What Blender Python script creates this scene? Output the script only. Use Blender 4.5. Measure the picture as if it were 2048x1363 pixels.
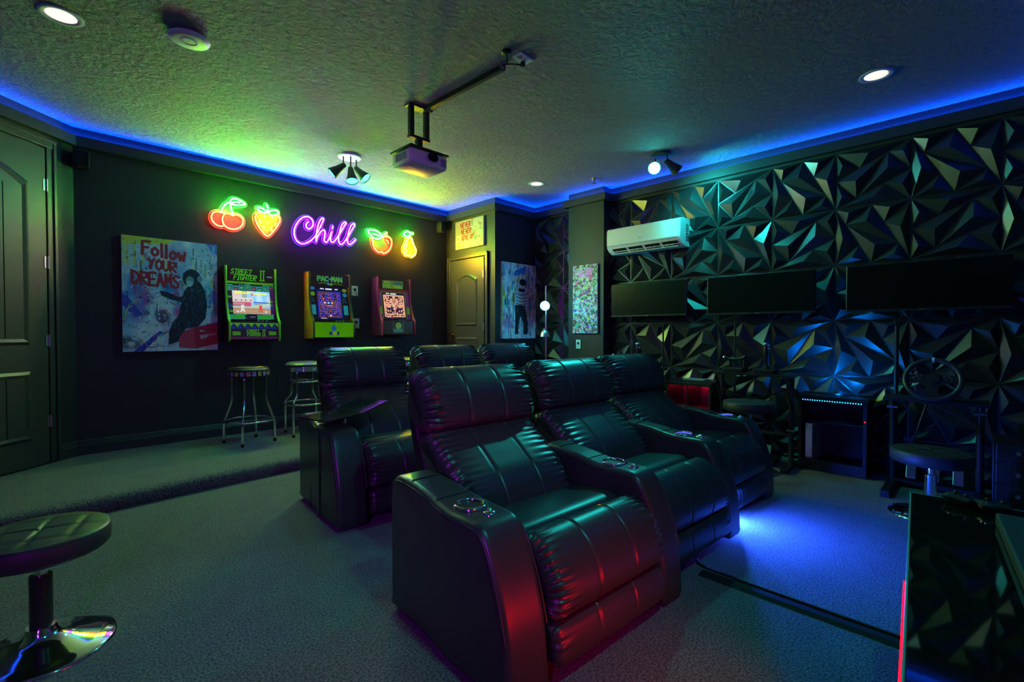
import bpy, bmesh, math, random
import numpy as np
from mathutils import Vector, Matrix, Euler

random.seed(7)
rng = np.random.default_rng(7)
for o in list(bpy.data.objects):
    bpy.data.objects.remove(o, do_unlink=True)
SC = bpy.context.scene
COL = SC.collection
PI = math.pi

# ------------------------------------------------------------------ camera, world, exposure
cam_d = bpy.data.cameras.new('camera')
cam = bpy.data.objects.new('camera', cam_d)
COL.objects.link(cam)
cam_d.sensor_width = 36.0
cam_d.lens = 36.0 * 944.5 / 2048.0
cam_d.clip_start = 0.02
cam.location = (0, 0, 1.08)
cam.rotation_euler = (math.radians(90 - 1.031), 0, math.radians(44.8 - 90))
SC.camera = cam

world = bpy.data.worlds.new('world')
SC.world = world
world.use_nodes = True
world.node_tree.nodes['Background'].inputs[0].default_value = (0.25, 0.5, 0.6, 1)
world.node_tree.nodes['Background'].inputs[1].default_value = 0.0

SC.view_settings.view_transform = 'Standard'
SC.view_settings.look = 'None'
SC.view_settings.gamma = 1.0
SC.view_settings.use_curve_mapping = False
SC.view_settings.exposure = -0.32

CEIL = 2.70
PLAT = 0.10


def add_light(name, kind, loc, color, power, target=None, **kw):
    d = bpy.data.lights.new(name, kind)
    d.color = color
    d.energy = power
    for k, v in kw.items():
        setattr(d, k, v)
    o = bpy.data.objects.new(name, d)
    COL.objects.link(o)
    o.location = loc
    if target is not None:
        o.rotation_euler = (Vector(target) - Vector(loc)).to_track_quat('-Z', 'Y').to_euler()
    return o


# assumed violet light behind the camera, to its left; unseen, no lamp body
add_light('assumed_violet_light', 'AREA', (-1.05, -0.25, 1.50), (0.48, 0.02, 1.0), 9.0,
          target=(1.3, 2.2, 0.9), shape='RECTANGLE', size=0.12, size_y=1.0, spread=math.radians(75))
# unseen cyan spot near the screen wall, added to brighten the front-row chairs
add_light('chair_fill_spot', 'SPOT', (0.9, -0.2, 2.62), (0.02, 0.86, 0.80), 75.0,
          target=(1.7, 1.5, 0.3), spot_size=math.radians(80), spot_blend=0.8, shadow_soft_size=0.04)

# ------------------------------------------------------------------ helpers


class MB:
    """collects shapes of ONE part"""

    def __init__(s):
        s.v = []
        s.f = []

    def add(s, vs, fs, M=None):
        n = len(s.v)
        if M is not None:
            vs = [tuple(M @ Vector(p)) for p in vs]
        s.v.extend([tuple(p) for p in vs])
        s.f.extend([tuple(i + n for i in f) for f in fs])
        return s

    def box(s, c, size, b=0.0, rot=None, seg=2):
        M = Matrix.Translation(c)
        if rot is not None:
            M = M @ Euler(rot).to_matrix().to_4x4()
        if b <= 0:
            x, y, z = [q / 2 for q in size]
            vs = [(-x, -y, -z), (x, -y, -z), (x, y, -z), (-x, y, -z), (-x, -y, z), (x, -y, z), (x, y, z), (-x, y, z)]
            fs = [(0, 3, 2, 1), (4, 5, 6, 7), (0, 1, 5, 4), (1, 2, 6, 5), (2, 3, 7, 6), (3, 0, 4, 7)]
            return s.add(vs, fs, M)
        bm = bmesh.new()
        bmesh.ops.create_cube(bm, size=1)
        for v in bm.verts:
            v.co = Vector((v.co.x * size[0], v.co.y * size[1], v.co.z * size[2]))
        bmesh.ops.bevel(bm, geom=list(bm.edges), offset=b, segments=seg, profile=0.5, affect='EDGES')
        bm.verts.index_update()
        vs = [tuple(v.co) for v in bm.verts]
        fs = [[v.index for v in f.verts] for f in bm.faces]
        bm.free()
        return s.add(vs, fs, M)

    def lo(s, a, b2, bev=0.0):
        c = [(p + q) / 2 for p, q in zip(a, b2)]
        return s.box(c, [abs(q - p) for p, q in zip(a, b2)], bev)

    def tube(s, pts, r, n=8, closed=False, caps=True):
        P = [Vector(p) for p in pts]
        m = len(P)
        rad = r if isinstance(r, (list, tuple)) else [r] * m
        vs = []
        up = None
        for i in range(m):
            if closed:
                t = P[(i + 1) % m] - P[i - 1]
            else:
                t = P[min(i + 1, m - 1)] - P[max(i - 1, 0)]
            if t.length < 1e-9:
                t = Vector((0, 0, 1))
            t.normalize()
            if up is None:
                up = Vector((0, 0, 1)) if abs(t.z) < 0.9 else Vector((1, 0, 0))
            a = up - t * up.dot(t)
            if a.length < 1e-6:
                a = t.orthogonal()
            a.normalize()
            up = a
            b = t.cross(a)
            for k in range(n):
                th = 2 * PI * k / n
                vs.append(P[i] + (a * math.cos(th) + b * math.sin(th)) * rad[i])
        fs = []
        for i in range(m if closed else m - 1):
            j = (i + 1) % m
            for k in range(n):
                l = (k + 1) % n
                fs.append((i * n + k, i * n + l, j * n + l, j * n + k))
        if caps and not closed:
            fs.append(tuple(range(n - 1, -1, -1)))
            fs.append(tuple((m - 1) * n + k for k in range(n)))
        return s.add(vs, fs)

    def cyl(s, p0, p1, r0, r1=None, n=16):
        return s.tube([p0, p1], [r0, r0 if r1 is None else r1], n)

    def lathe(s, prof, c=(0, 0, 0), n=32, M=None, caps=True):
        vs = []
        for r, z in prof:
            for k in range(n):
                th = 2 * PI * k / n
                vs.append((r * math.cos(th), r * math.sin(th), z))
        fs = []
        for i in range(len(prof) - 1):
            for k in range(n):
                l = (k + 1) % n
                fs.append((i * n + k, i * n + l, (i + 1) * n + l, (i + 1) * n + k))
        if caps:
            fs.append(tuple(range(n - 1, -1, -1)))
            fs.append(tuple((len(prof) - 1) * n + k for k in range(n)))
        MM = Matrix.Translation(c)
        if M is not None:
            MM = MM @ M
        return s.add(vs, fs, MM)

    def prism(s, poly, h0, h1, fn):
        """poly 2d list, extruded from h0 to h1; fn(a,b,h)->xyz"""
        n = len(poly)
        vs = [fn(a, b, h0) for a, b in poly] + [fn(a, b, h1) for a, b in poly]
        fs = [tuple(range(n - 1, -1, -1)), tuple(range(n, 2 * n))]
        for i in range(n):
            j = (i + 1) % n
            fs.append((i, j, n + j, n + i))
        return s.add(vs, fs)

    def loft(s, prof, xs, inset, disp=None, cap=True):
        """closed profile in (y,z), swept along x with an inward offset per x"""
        P = np.array(prof, float)
        n = len(P)
        T = np.roll(P, -1, 0) - np.roll(P, 1, 0)
        T /= np.linalg.norm(T, axis=1)[:, None] + 1e-9
        N = np.stack([T[:, 1], -T[:, 0]], 1)
        A = 0.5 * np.sum(P[:, 0] * np.roll(P[:, 1], -1) - np.roll(P[:, 0], -1) * P[:, 1])
        if A < 0:
            N = -N
        cen = P.mean(0)
        L = np.concatenate([[0], np.cumsum(np.linalg.norm(np.diff(P, axis=0), axis=1))])
        vs = []
        for x, ins in zip(xs, inset):
            for k in range(n):
                d = -ins
                if disp is not None:
                    d += disp(x, L[k], P[k])
                q = P[k] + N[k] * d
                vs.append((x, q[0], q[1]))
        fs = []
        m = len(xs)
        for i in range(m - 1):
            for k in range(n):
                l = (k + 1) % n
                fs.append((i * n + k, (i + 1) * n + k, (i + 1) * n + l, i * n + l))
        if cap:
            for i, fl in ((0, False), (m - 1, True)):
                ci = len(vs)
                vs.append((xs[i], cen[0], cen[1]))
                for k in range(n):
                    l = (k + 1) % n
                    fs.append((i * n + k, i * n + l, ci) if not fl else (i * n + l, i * n + k, ci))
        return s.add(vs, fs)

    def xf(s, fn):
        s.v = [tuple(fn(*p)) for p in s.v]
        return s

    def mesh(s, name, mat, smooth=None):
        me = bpy.data.meshes.new(name)
        me.from_pydata(s.v, [], s.f)
        me.validate()
        bm = bmesh.new()
        bm.from_mesh(me)
        bmesh.ops.recalc_face_normals(bm, faces=bm.faces)
        bm.to_mesh(me)
        bm.free()
        if mat is not None:
            me.materials.append(mat)
        if smooth:
            me.polygons.foreach_set('use_smooth', [True] * len(me.polygons))
            me.set_sharp_from_angle(angle=math.radians(smooth))
        return me

    def build(s, name, mat, parent=None, smooth=None, label=None, loc=None, rot=None):
        o = bpy.data.objects.new(name, s.mesh(name, mat, smooth))
        COL.objects.link(o)
        if parent is not None:
            o.parent = parent
        if loc is not None:
            o.location = loc
        if rot is not None:
            o.rotation_euler = rot
        if label:
            o['label'] = label
        return o


def tag(o, label, cat, group=None, kind=None):
    if label:
        o['label'] = label
    if cat:
        o['category'] = cat
    if group:
        o['group'] = group
    if kind:
        o['kind'] = kind
    return o


def thing(name, label, cat, loc=(0, 0, 0), rz=0.0, group=None):
    o = bpy.data.objects.new(name, None)
    o.empty_display_size = 0.05
    COL.objects.link(o)
    o.location = loc
    o.rotation_euler = (0, 0, rz)
    return tag(o, label, cat, group)


def struct(o):
    o['kind'] = 'structure'
    return o


def copy_tree(o, parent=None):
    c = o.copy()
    COL.objects.link(c)
    c.parent = parent
    for ch in list(o.children):
        copy_tree(ch, c)
    return c


def smooth_path(pts, per=6, closed=False):
    P = [np.array(p, float) for p in pts]
    n = len(P)
    out = []
    rngi = range(n if closed else n - 1)
    for i in rngi:
        if closed:
            a, b, c, d = P[i - 1], P[i], P[(i + 1) % n], P[(i + 2) % n]
        else:
            a, b, c, d = P[max(i - 1, 0)], P[i], P[i + 1], P[min(i + 2, n - 1)]
        for k in range(per):
            t = k / per
            out.append(0.5 * ((2 * b) + (c - a) * t + (2 * a - 5 * b + 4 * c - d) * t * t + (3 * b - a - 3 * c + d) * t ** 3))
    if not closed:
        out.append(P[-1])
    return [tuple(float(q) for q in p) for p in out]


# ------------------------------------------------------------------ materials
MATS = {}


def mat(name, col, rough=0.5, metal=0.0, spec=0.5, emit=None, es=0.0, bump=None, noise=None, coat=0.0, trans=0.0, alpha=1.0, ior=1.45):
    """bump=(scale,strength,dist), noise=(scale,amount) varies the colour"""
    m = bpy.data.materials.new(name)
    m.use_nodes = True
    nt = m.node_tree
    b = nt.nodes['Principled BSDF']
    b.inputs['Base Color'].default_value = (*col, 1)
    b.inputs['Roughness'].default_value = rough
    b.inputs['Metallic'].default_value = metal
    b.inputs['Specular IOR Level'].default_value = spec
    b.inputs['Coat Weight'].default_value = coat
    b.inputs['Transmission Weight'].default_value = trans
    b.inputs['Alpha'].default_value = alpha
    b.inputs['IOR'].default_value = ior
    if emit is not None:
        b.inputs['Emission Color'].default_value = (*emit, 1)
        b.inputs['Emission Strength'].default_value = es
    tc = None
    if bump or noise:
        tc = nt.nodes.new('ShaderNodeTexCoord')
    if noise:
        nz = nt.nodes.new('ShaderNodeTexNoise')
        nz.inputs['Scale'].default_value = noise[0]
        nz.inputs['Detail'].default_value = 4
        nt.links.new(tc.outputs['Object'], nz.inputs['Vector'])
        mx = nt.nodes.new('ShaderNodeMix')
        mx.data_type = 'RGBA'
        a = noise[1]
        mx.inputs[6].default_value = (*[c * (1 - a) for c in col], 1)
        mx.inputs[7].default_value = (*[min(1, c * (1 + a)) for c in col], 1)
        nt.links.new(nz.outputs['Fac'], mx.inputs[0])
        nt.links.new(mx.outputs[2], b.inputs['Base Color'])
    if bump:
        nz = nt.nodes.new('ShaderNodeTexNoise')
        nz.inputs['Scale'].default_value = bump[0]
        nz.inputs['Detail'].default_value = 3
        nt.links.new(tc.outputs['Object'], nz.inputs['Vector'])
        bp = nt.nodes.new('ShaderNodeBump')
        bp.inputs['Strength'].default_value = bump[1]
        bp.inputs['Distance'].default_value = bump[2]
        nt.links.new(nz.outputs['Fac'], bp.inputs['Height'])
        nt.links.new(bp.outputs['Normal'], b.inputs['Normal'])
    MATS[name] = m
    return m


def emitter(name, col, strength):
    m = bpy.data.materials.new(name)
    m.use_nodes = True
    nt = m.node_tree
    nt.nodes.remove(nt.nodes['Principled BSDF'])
    e = nt.nodes.new('ShaderNodeEmission')
    e.inputs[0].default_value = (*col, 1)
    e.inputs[1].default_value = strength
    nt.links.new(e.outputs[0], nt.nodes['Material Output'].inputs[0])
    return m


def paint_mat(name, rough=0.5, emit=0.0, spec=0.4, coat=0.0):
    m = bpy.data.materials.new(name)
    m.use_nodes = True
    nt = m.node_tree
    b = nt.nodes['Principled BSDF']
    a = nt.nodes.new('ShaderNodeAttribute')
    a.attribute_name = 'paint'
    nt.links.new(a.outputs['Color'], b.inputs['Base Color'])
    b.inputs['Roughness'].default_value = rough
    b.inputs['Specular IOR Level'].default_value = spec
    b.inputs['Coat Weight'].default_value = coat
    if emit > 0:
        nt.links.new(a.outputs['Color'], b.inputs['Emission Color'])
        b.inputs['Emission Strength'].default_value = emit
    return m


def ceiling_mat():
    m = bpy.data.materials.new('knockdown_ceiling')
    m.use_nodes = True
    nt = m.node_tree
    b = nt.nodes['Principled BSDF']
    b.inputs['Base Color'].default_value = (0.33, 0.33, 0.33, 1)
    b.inputs['Roughness'].default_value = 0.75
    b.inputs['Specular IOR Level'].default_value = 0.25
    tc = nt.nodes.new('ShaderNodeTexCoord')
    n1 = nt.nodes.new('ShaderNodeTexNoise')
    n1.inputs['Scale'].default_value = 26
    n1.inputs['Detail'].default_value = 5
    n1.inputs['Roughness'].default_value = 0.6
    n1.inputs['Distortion'].default_value = 0.6
    nt.links.new(tc.outputs['Object'], n1.inputs['Vector'])
    cr = nt.nodes.new('ShaderNodeValToRGB')
    cr.color_ramp.elements[0].position = 0.38
    cr.color_ramp.elements[1].position = 0.62
    nt.links.new(n1.outputs['Fac'], cr.inputs['Fac'])
    bp = nt.nodes.new('ShaderNodeBump')
    bp.inputs['Strength'].default_value = 1.0
    bp.inputs['Distance'].default_value = 0.014
    nt.links.new(cr.outputs['Color'], bp.inputs['Height'])
    nt.links.new(bp.outputs['Normal'], b.inputs['Normal'])
    return m


def carpet_mat():
    m = bpy.data.materials.new('grey_carpet')
    m.use_nodes = True
    nt = m.node_tree
    b = nt.nodes['Principled BSDF']
    b.inputs['Roughness'].default_value = 0.95
    b.inputs['Specular IOR Level'].default_value = 0.1
    b.inputs['Sheen Weight'].default_value = 0.15
    tc = nt.nodes.new('ShaderNodeTexCoord')
    n1 = nt.nodes.new('ShaderNodeTexNoise')
    n1.inputs['Scale'].default_value = 130
    n1.inputs['Detail'].default_value = 3
    nt.links.new(tc.outputs['Object'], n1.inputs['Vector'])
    n2 = nt.nodes.new('ShaderNodeTexNoise')
    n2.inputs['Scale'].default_value = 9
    n2.inputs['Detail'].default_value = 3
    nt.links.new(tc.outputs['Object'], n2.inputs['Vector'])
    mx = nt.nodes.new('ShaderNodeMix')
    mx.data_type = 'RGBA'
    cr = nt.nodes.new('ShaderNodeValToRGB')
    cr.color_ramp.elements[0].position = 0.33
    cr.color_ramp.elements[0].color = (0.030, 0.030, 0.031, 1)
    cr.color_ramp.elements[1].position = 0.68
    cr.color_ramp.elements[1].color = (0.215, 0.22, 0.22, 1)
    nt.links.new(n1.outputs['Fac'], cr.inputs['Fac'])
    mx.blend_type = 'MULTIPLY'
    mx.inputs[0].default_value = 0.35
    nt.links.new(cr.outputs['Color'], mx.inputs[6])
    nt.links.new(n2.outputs['Fac'], mx.inputs[7])
    nt.links.new(mx.outputs[2], b.inputs['Base Color'])
    bp = nt.nodes.new('ShaderNodeBump')
    bp.inputs['Strength'].default_value = 1.0
    bp.inputs['Distance'].default_value = 0.006
    nt.links.new(n1.outputs['Fac'], bp.inputs['Height'])
    nt.links.new(bp.outputs['Normal'], b.inputs['Normal'])
    return m


M_wall = mat('charcoal_wall_paint', (0.027, 0.028, 0.030), 0.5, spec=0.4, bump=(60, 0.25, 0.002))
M_trim = mat('charcoal_trim_paint', (0.036, 0.037, 0.039), 0.38, spec=0.5)
M_door = mat('charcoal_door_paint', (0.042, 0.041, 0.040), 0.4, spec=0.5)
M_ceil = ceiling_mat()
M_carpet = carpet_mat()
M_panel = mat('satin_black_panel', (0.019, 0.019, 0.020), 0.33, spec=0.65)
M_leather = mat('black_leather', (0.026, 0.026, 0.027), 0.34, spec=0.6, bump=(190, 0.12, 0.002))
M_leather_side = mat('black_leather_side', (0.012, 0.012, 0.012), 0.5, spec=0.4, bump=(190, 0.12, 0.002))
M_chrome = mat('chrome', (0.85, 0.85, 0.87), 0.08, metal=1.0)
M_steel = mat('brushed_steel', (0.5, 0.5, 0.52), 0.3, metal=1.0)
M_black = mat('black_plastic', (0.012, 0.012, 0.013), 0.4, spec=0.5)
M_blackmat = mat('black_matte', (0.010, 0.010, 0.010), 0.75, spec=0.2)
M_blackmetal = mat('black_metal', (0.02, 0.02, 0.021), 0.35, spec=0.5, metal=0.2)
M_rubber = mat('black_rubber', (0.015, 0.015, 0.015), 0.8, spec=0.2)
M_white = mat('white_plastic', (0.78, 0.78, 0.78), 0.4, spec=0.5)
M_grey = mat('grey_plastic', (0.25, 0.25, 0.26), 0.5)
M_screen = mat('dark_monitor_glass', (0.004, 0.005, 0.005), 0.25, spec=0.22)
M_brass = mat('brass', (0.75, 0.55, 0.22), 0.25, metal=1.0)
M_canvas = mat('canvas_edge', (0.6, 0.6, 0.58), 0.7)
M_paper = mat('pale_blue_paper', (0.55, 0.75, 0.75), 0.8)
M_vinyl = mat('black_vinyl', (0.03, 0.03, 0.03), 0.5, spec=0.5, bump=(190, 0.12, 0.002))
M_piping = mat('leather_piping', (0.03, 0.03, 0.03), 0.35)

# ------------------------------------------------------------------ room shell
# plan of the room, seen from above
C0 = (0.22, 5.10)
DW = (0.745, 0.667)                     # direction of the diagonal door wall
DW0 = (C0[0] - 2.5765 * DW[0], C0[1] - 2.5765 * DW[1])
XB = 4.60                               # panelled wall
XC = 3.89                               # closet wall
YD = 4.15
YN = -0.575                             # near wall behind the camera
T = 0.10


def wall_slab(name, p, q, z0=0.0, z1=CEIL, m=None, t=T, flip=False):
    a = Vector((p[0], p[1], 0))
    b = Vector((q[0], q[1], 0))
    d = (b - a).normalized()
    n = Vector((d.y, -d.x, 0))
    if flip:
        n = -n
    mb = MB()
    c = [a, b, b + n * t, a + n * t]
    mb.prism([(k.x, k.y) for k in c], z0, z1, lambda x, y, h: (x, y, h))
    return struct(mb.build(name, m or M_wall))


# normals: each slab grows away from the room
w_arcade = wall_slab('wall_back', C0, (XC, 5.10), flip=True)
w_closet = wall_slab('wall_closet', (XC, YD + T), (XC, 5.10))
w_photo = wall_slab('wall_nook', (XC, YD), (XB, YD), flip=True)
w_panel = wall_slab('wall_right', (XB, YN), (XB, YD))
w_near = wall_slab('wall_near', (-1.70, YN), (XB, YN))
w_left = wall_slab('wall_left', (-1.70, YN), DW0, flip=True)
w_door = wall_slab('wall_entry', DW0, C0, flip=True)

plan = [(-1.70, YN), (XB, YN), (XB, YD), (XC, YD), (XC, 5.10), C0, DW0]
mb = MB().prism(plan, CEIL, CEIL + 0.08, lambda a, b, h: (a, b, h))
ceiling = struct(mb.build('ceiling', M_ceil))
mb = MB().prism(plan, -0.08, 0.0, lambda a, b, h: (a, b, h))
floor = struct(mb.build('floor', M_carpet))

# raised floor along the arcade wall, with a rounded carpet nosing
def platform():
    y_front = [(-1.75, 3.66), (-0.6, 3.66), (0.1, 3.70), (0.6, 3.75), (1.5, 3.81), (2.6, 3.86), (3.89, 3.88)]
    prof = [(0.0, 0.001), (-0.012, 0.03), (-0.012, 0.055), (-0.004, 0.075), (0.012, 0.090), (0.035, 0.098), (0.07, PLAT)]
    mb = MB()
    vs = []
    xs = smooth_path(y_front, 6)
    n = len(prof)
    for x, y in xs:
        for dy, z in prof:
            vs.append((x, y + dy, z))
        vs.append((x, 5.10, PLAT))
    n += 1
    fs = []
    for i in range(len(xs) - 1):
        for k in range(n - 1):
            fs.append((i * n + k, (i + 1) * n + k, (i + 1) * n + k + 1, i * n + k + 1))
    mb.add(vs, fs)
    # clip the part beyond the diagonal wall is hidden behind that wall
    return struct(mb.build('floor_platform', M_carpet, smooth=50))


platform()

# baseboards -------------------------------------------------------
def baseboard(name, p, q, z0, flip=False):
    prof = [(0, 0), (0.016, 0), (0.016, 0.075), (0.012, 0.082), (0.013, 0.092), (0.009, 0.098), (0.010, 0.108), (0.004, 0.118), (0, 0.12)]
    a = Vector((p[0], p[1], z0))
    b = Vector((q[0], q[1], z0))
    d = (b - a).normalized()
    n = Vector((-d.y, d.x, 0)) * (-1 if flip else 1)
    vs = []
    for e in (a, b):
        for u, z in prof:
            vs.append(e + n * u + Vector((0, 0, z)))
    k = len(prof)
    fs = [(i, i + 1, k + i + 1, k + i) for i in range(k - 1)] + [tuple(range(k)), tuple(range(2 * k - 1, k - 1, -1))]
    return struct(MB().add(vs, fs).build(name, M_trim))


def dwp(s, off=0.0):
    """point on the door wall: s metres from the corner (negative towards the camera), off metres into the room"""
    return (C0[0] + DW[0] * s + DW[1] * off, C0[1] + DW[1] * s - DW[0] * off)


baseboard('baseboard_back', (C0[0] + 0.01, 5.10), (XC, 5.10), PLAT, flip=True)
baseboard('baseboard_entry', dwp(-0.145), dwp(-0.004), PLAT, flip=True)
baseboard('baseboard_nook', (XC + 0.0, YD), (XB, YD), 0.0, flip=True)

# cove: fascia boards standing off the wall with a blue led strip on top
M_led_blue = emitter('blue_led_strip', (0.0, 0.055, 1.0), 110.0)
FZ0, FZ1, FT, FG = 2.545, 2.625, 0.018, 0.030
inner = [(-1.70, YN), (XB, YN), (XB, 2.985), (4.45, 2.985), (4.45, 3.475), (XB, 3.475), (XB, YD), (XC, YD), (XC, 5.10), C0, DW0]


def offset_poly(poly, d):
    n = len(poly)
    out = []
    for i in range(n):
        a, b, c = Vector(poly[i - 1]), Vector(poly[i]), Vector(poly[(i + 1) % n])
        d1 = (b - a).normalized()
        d2 = (c - b).normalized()
        n1 = Vector((-d1.y, d1.x))
        n2 = Vector((-d2.y, d2.x))
        k = n1 + n2
        k = k / max(0.2, 1 + n1.dot(n2))
        out.append(tuple(b + k * d))
    return out


pa = offset_poly(inner, FG)
pb = offset_poly(inner, FG + FT)
pl0 = offset_poly(inner, FG * 0.15)
pl1 = offset_poly(inner, FG * 0.75)
pw = offset_poly(inner, 0.0)
names = ['near', 'right', 'right', 'column', 'right', 'right', 'nook', 'closet', 'back', 'entry', 'left']
for i in range(len(inner)):
    j = (i + 1) % len(inner)
    mb = MB()
    mb.prism([pa[i], pa[j], pb[j], pb[i]], FZ0, FZ1, lambda a, b, h: (a, b, h))
    # bottom shelf closing the gap to the wall
    mb.prism([pw[i], pw[j], pa[j], pa[i]], FZ0, FZ0 + 0.012, lambda a, b, h: (a, b, h))
    o = struct(mb.build('trim_%d' % (i + 1), M_trim))
    st = MB().prism([pl0[i], pl0[j], pl1[j], pl1[i]], FZ1 - 0.004, FZ1 + 0.002, lambda a, b, h: (a, b, h))
    led = st.build('led_strip', M_led_blue, o)
    led['label'] = 'blue led strip lying behind the cove board'

# pilaster on the panelled wall
mb = MB().lo((4.45, 2.985, 0.0), (XB, 3.475, CEIL))
pil = struct(mb.build('wall_pilaster', M_wall))

# ------------------------------------------------------------------ faceted wall panels
N1, N2, N3, N4 = (0.71, 0.145), (0.33, 0.335), (0.67, 0.665), (0.29, 0.855)
TL, TR, BL, BR, LM, RM = (0, 0), (1, 0), (0, 1), (1, 1), (0, 0.5), (1, 0.5)
TRI = [((TL, TR, N2), (0.46, 0.12)), ((TL, N2, LM), (0.105, 0.255)), ((N1, TR, RM), (0.90, 0.20)),
       ((LM, N1, N4), (0.29, 0.56)), ((N1, N4, RM), (0.71, 0.44)), ((RM, N3, BR), (0.895, 0.745)),
       ((N3, BR, BL), (0.54, 0.88)), ((LM, N4, BL), (0.10, 0.80))]
PW, PH, PD = 0.470, 0.449, 0.046


def panel_mesh(rot):
    mb = MB()
    t = 0.004

    def pt(uv, h):
        u, v = uv
        if rot:
            u, v = 1 - v, u
        # local: x out of the wall (-), y to the left as seen, z up
        return (-h, (0.5 - u) * PW, (0.5 - v) * PH)
    # backing board
    e = 0.0
    mb.add([pt((0, 0), t), pt((1, 0), t), pt((1, 1), t), pt((0, 1), t), pt((0, 0), 0), pt((1, 0), 0), pt((1, 1), 0), pt((0, 1), 0)],
           [(0, 1, 2, 3), (4, 5, 1, 0), (5, 6, 2, 1), (6, 7, 3, 2), (7, 4, 0, 3)])
    for (a, b, c), ap in TRI:
        A, B, Cc = np.array(a), np.array(b), np.array(c)

        def ins(P, Q, R2, g=0.009):
            # offset corner inwards by g from both edges
            e1 = (Q - P) / np.linalg.norm(Q - P)
            e2 = (R2 - P) / np.linalg.norm(R2 - P)
            s = abs(e1[0] * e2[1] - e1[1] * e2[0])
            return tuple(P + (e1 + e2) * g / max(s, 0.12))
        p = [ins(A, B, Cc), ins(B, Cc, A), ins(Cc, A, B)]
        vs = [pt(q, t) for q in p] + [pt(ap, PD)]
        mb.add(vs, [(0, 1, 3), (1, 2, 3), (2, 0, 3)])
    return mb.mesh('panel_b' if rot else 'panel_a', M_panel)


me_a, me_b = panel_mesh(False), panel_mesh(True)
Z_TOP = 2.524
Y_SEAM = 0.8515      # a vertical seam between two columns
for ci in range(-3, 7):
    for ri in range(6):
        yc = Y_SEAM + (ci + 0.5) * PW
        zc = Z_TOP - (ri + 0.5) * PH
        # the pattern turns by a quarter from panel to panel, like a chessboard
        rotf = ((-ci - 1) + ri) % 2 == 1
        o = bpy.data.objects.new('faceted_panel', me_b if rotf else me_a)
        COL.objects.link(o)
        o.parent = w_panel
        o.location = (XB, yc, zc)
        if ri == 5:                      # the lowest row is cut at the floor
            o.location.z = 0.140
            o.scale.z = 0.276 / PH

# ------------------------------------------------------------------ doors
def arch_panel(mb, x0, x1, z0, z1, rise, depth, y0, inset):
    """raised rectangular frame moulding with an arched head: local x along the door, y out of it"""
    n = 10

    def outline(g):
        pts = [(x0 + g, z0 + g), (x1 - g, z0 + g), (x1 - g, z1 - g)]
        for k in range(1, n):
            t = k / n
            x = x1 - g + (x0 - x1 + 2 * g) * t
            pts.append((x, z1 - g + rise * math.sin(PI * t)))
        pts.append((x0 + g, z1 - g))
        return pts
    a, b, c = outline(0), outline(inset), outline(inset * 2)
    m = len(a)
    vs = [(x, y0, z) for x, z in a] + [(x, y0 - depth, z) for x, z in b] + [(x, y0 - depth * 0.45, z) for x, z in c]
    fs = []
    for r in (0, 1):
        for i in range(m):
            j = (i + 1) % m
            fs.append((r * m + i, r * m + j, (r + 1) * m + j, (r + 1) * m + i))
    fs.append(tuple(2 * m + i for i in range(m)))
    mb.add(vs, fs)


def make_door(name, loc, rz, w, h, z0, panels, hinge_side, handle=None, planks=False, hinges=(), casing=0.07):
    """local x along the wall from 0 to w (door leaf), y into the room is +"""
    root = bpy.data.objects.new(name, None)
    COL.objects.link(root)
    root.location = loc
    root.rotation_euler = (0, 0, rz)
    root['kind'] = 'structure'
    leaf = MB().box((w / 2, 0.012, z0 + h / 2), (w, 0.024, h), 0.002).build('door_leaf', M_door, root)
    for (x0, x1, a, b, rise) in panels:
        mb = MB()
        # recess drawn as a sunk moulding: a groove ring and a flat field
        arch_panel(mb, x0, x1, a, b, rise, -0.012, 0.0245, 0.022)
        mb.build('door_panel', M_door, leaf)
        if planks:
            k = 4
            for i in range(1, k):
                xx = x0 + 0.05 + (x1 - x0 - 0.1) * i / k
                MB().box((xx, 0.0305, (a + b) / 2 + 0.0), (0.004, 0.003, b - a - 0.1), 0).build('plank_groove', M_blackmat, leaf)
    # casing: three stepped boards
    def cas(c, size, nm):
        mbc = MB().box(c, size, 0.004)
        return mbc
    t = casing
    for (c, size) in (((-0.012 - t / 2, 0.011, z0 + (h + t) / 2), (t, 0.022, h + t)), ((w + 0.012 + t / 2, 0.011, z0 + (h + t) / 2), (t, 0.022, h + t)),
                      ((w / 2, 0.0135, z0 + h + 0.012 + t / 2), (w + 2 * t + 0.024, 0.027, t))):
        o = MB().box(c, size, 0.005).build('door_casing', M_trim, root)
        sz = (size[0] * 0.35 if size[0] < size[2] else size[0], 0.012, size[2] * 0.35 if size[0] > size[2] else size[2])
        off = (0.022 if c[0] > w else (-0.022 if c[0] < 0 else 0))
        MB().box((c[0] + off, c[1] + 0.015, c[2] + (0.018 if size[0] > size[2] else 0)), sz, 0.004).build('casing_bead', M_trim, o)
    for z in hinges:
        x = w + 0.004 if hinge_side > 0 else -0.004
        hb = MB().cyl((x, 0.030, z - 0.045), (x, 0.030, z + 0.045), 0.007, n=10)
        hb.box((x - 0.012 * hinge_side, 0.026, z), (0.02, 0.004, 0.085))
        hb.build('hinge', M_steel, leaf, smooth=40)
    if handle:
        hx, hz = handle
        hb = MB().cyl((hx, 0.02, hz), (hx, 0.034, hz), 0.027, n=20)
        hb.cyl((hx, 0.03, hz), (hx, 0.07, hz), 0.009, n=10)
        hb.tube([(hx, 0.066, hz), (hx + 0.03, 0.07, hz + 0.002), (hx + 0.09, 0.068, hz - 0.006)], [0.009, 0.009, 0.006], 10)
        hb.build('door_handle', M_brass, leaf, smooth=40)
    return root


# entry door in the diagonal wall: local x runs towards the corner
ed_w, ed_h = 0.80, 2.33
rz = math.atan2(DW[1], DW[0])


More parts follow.
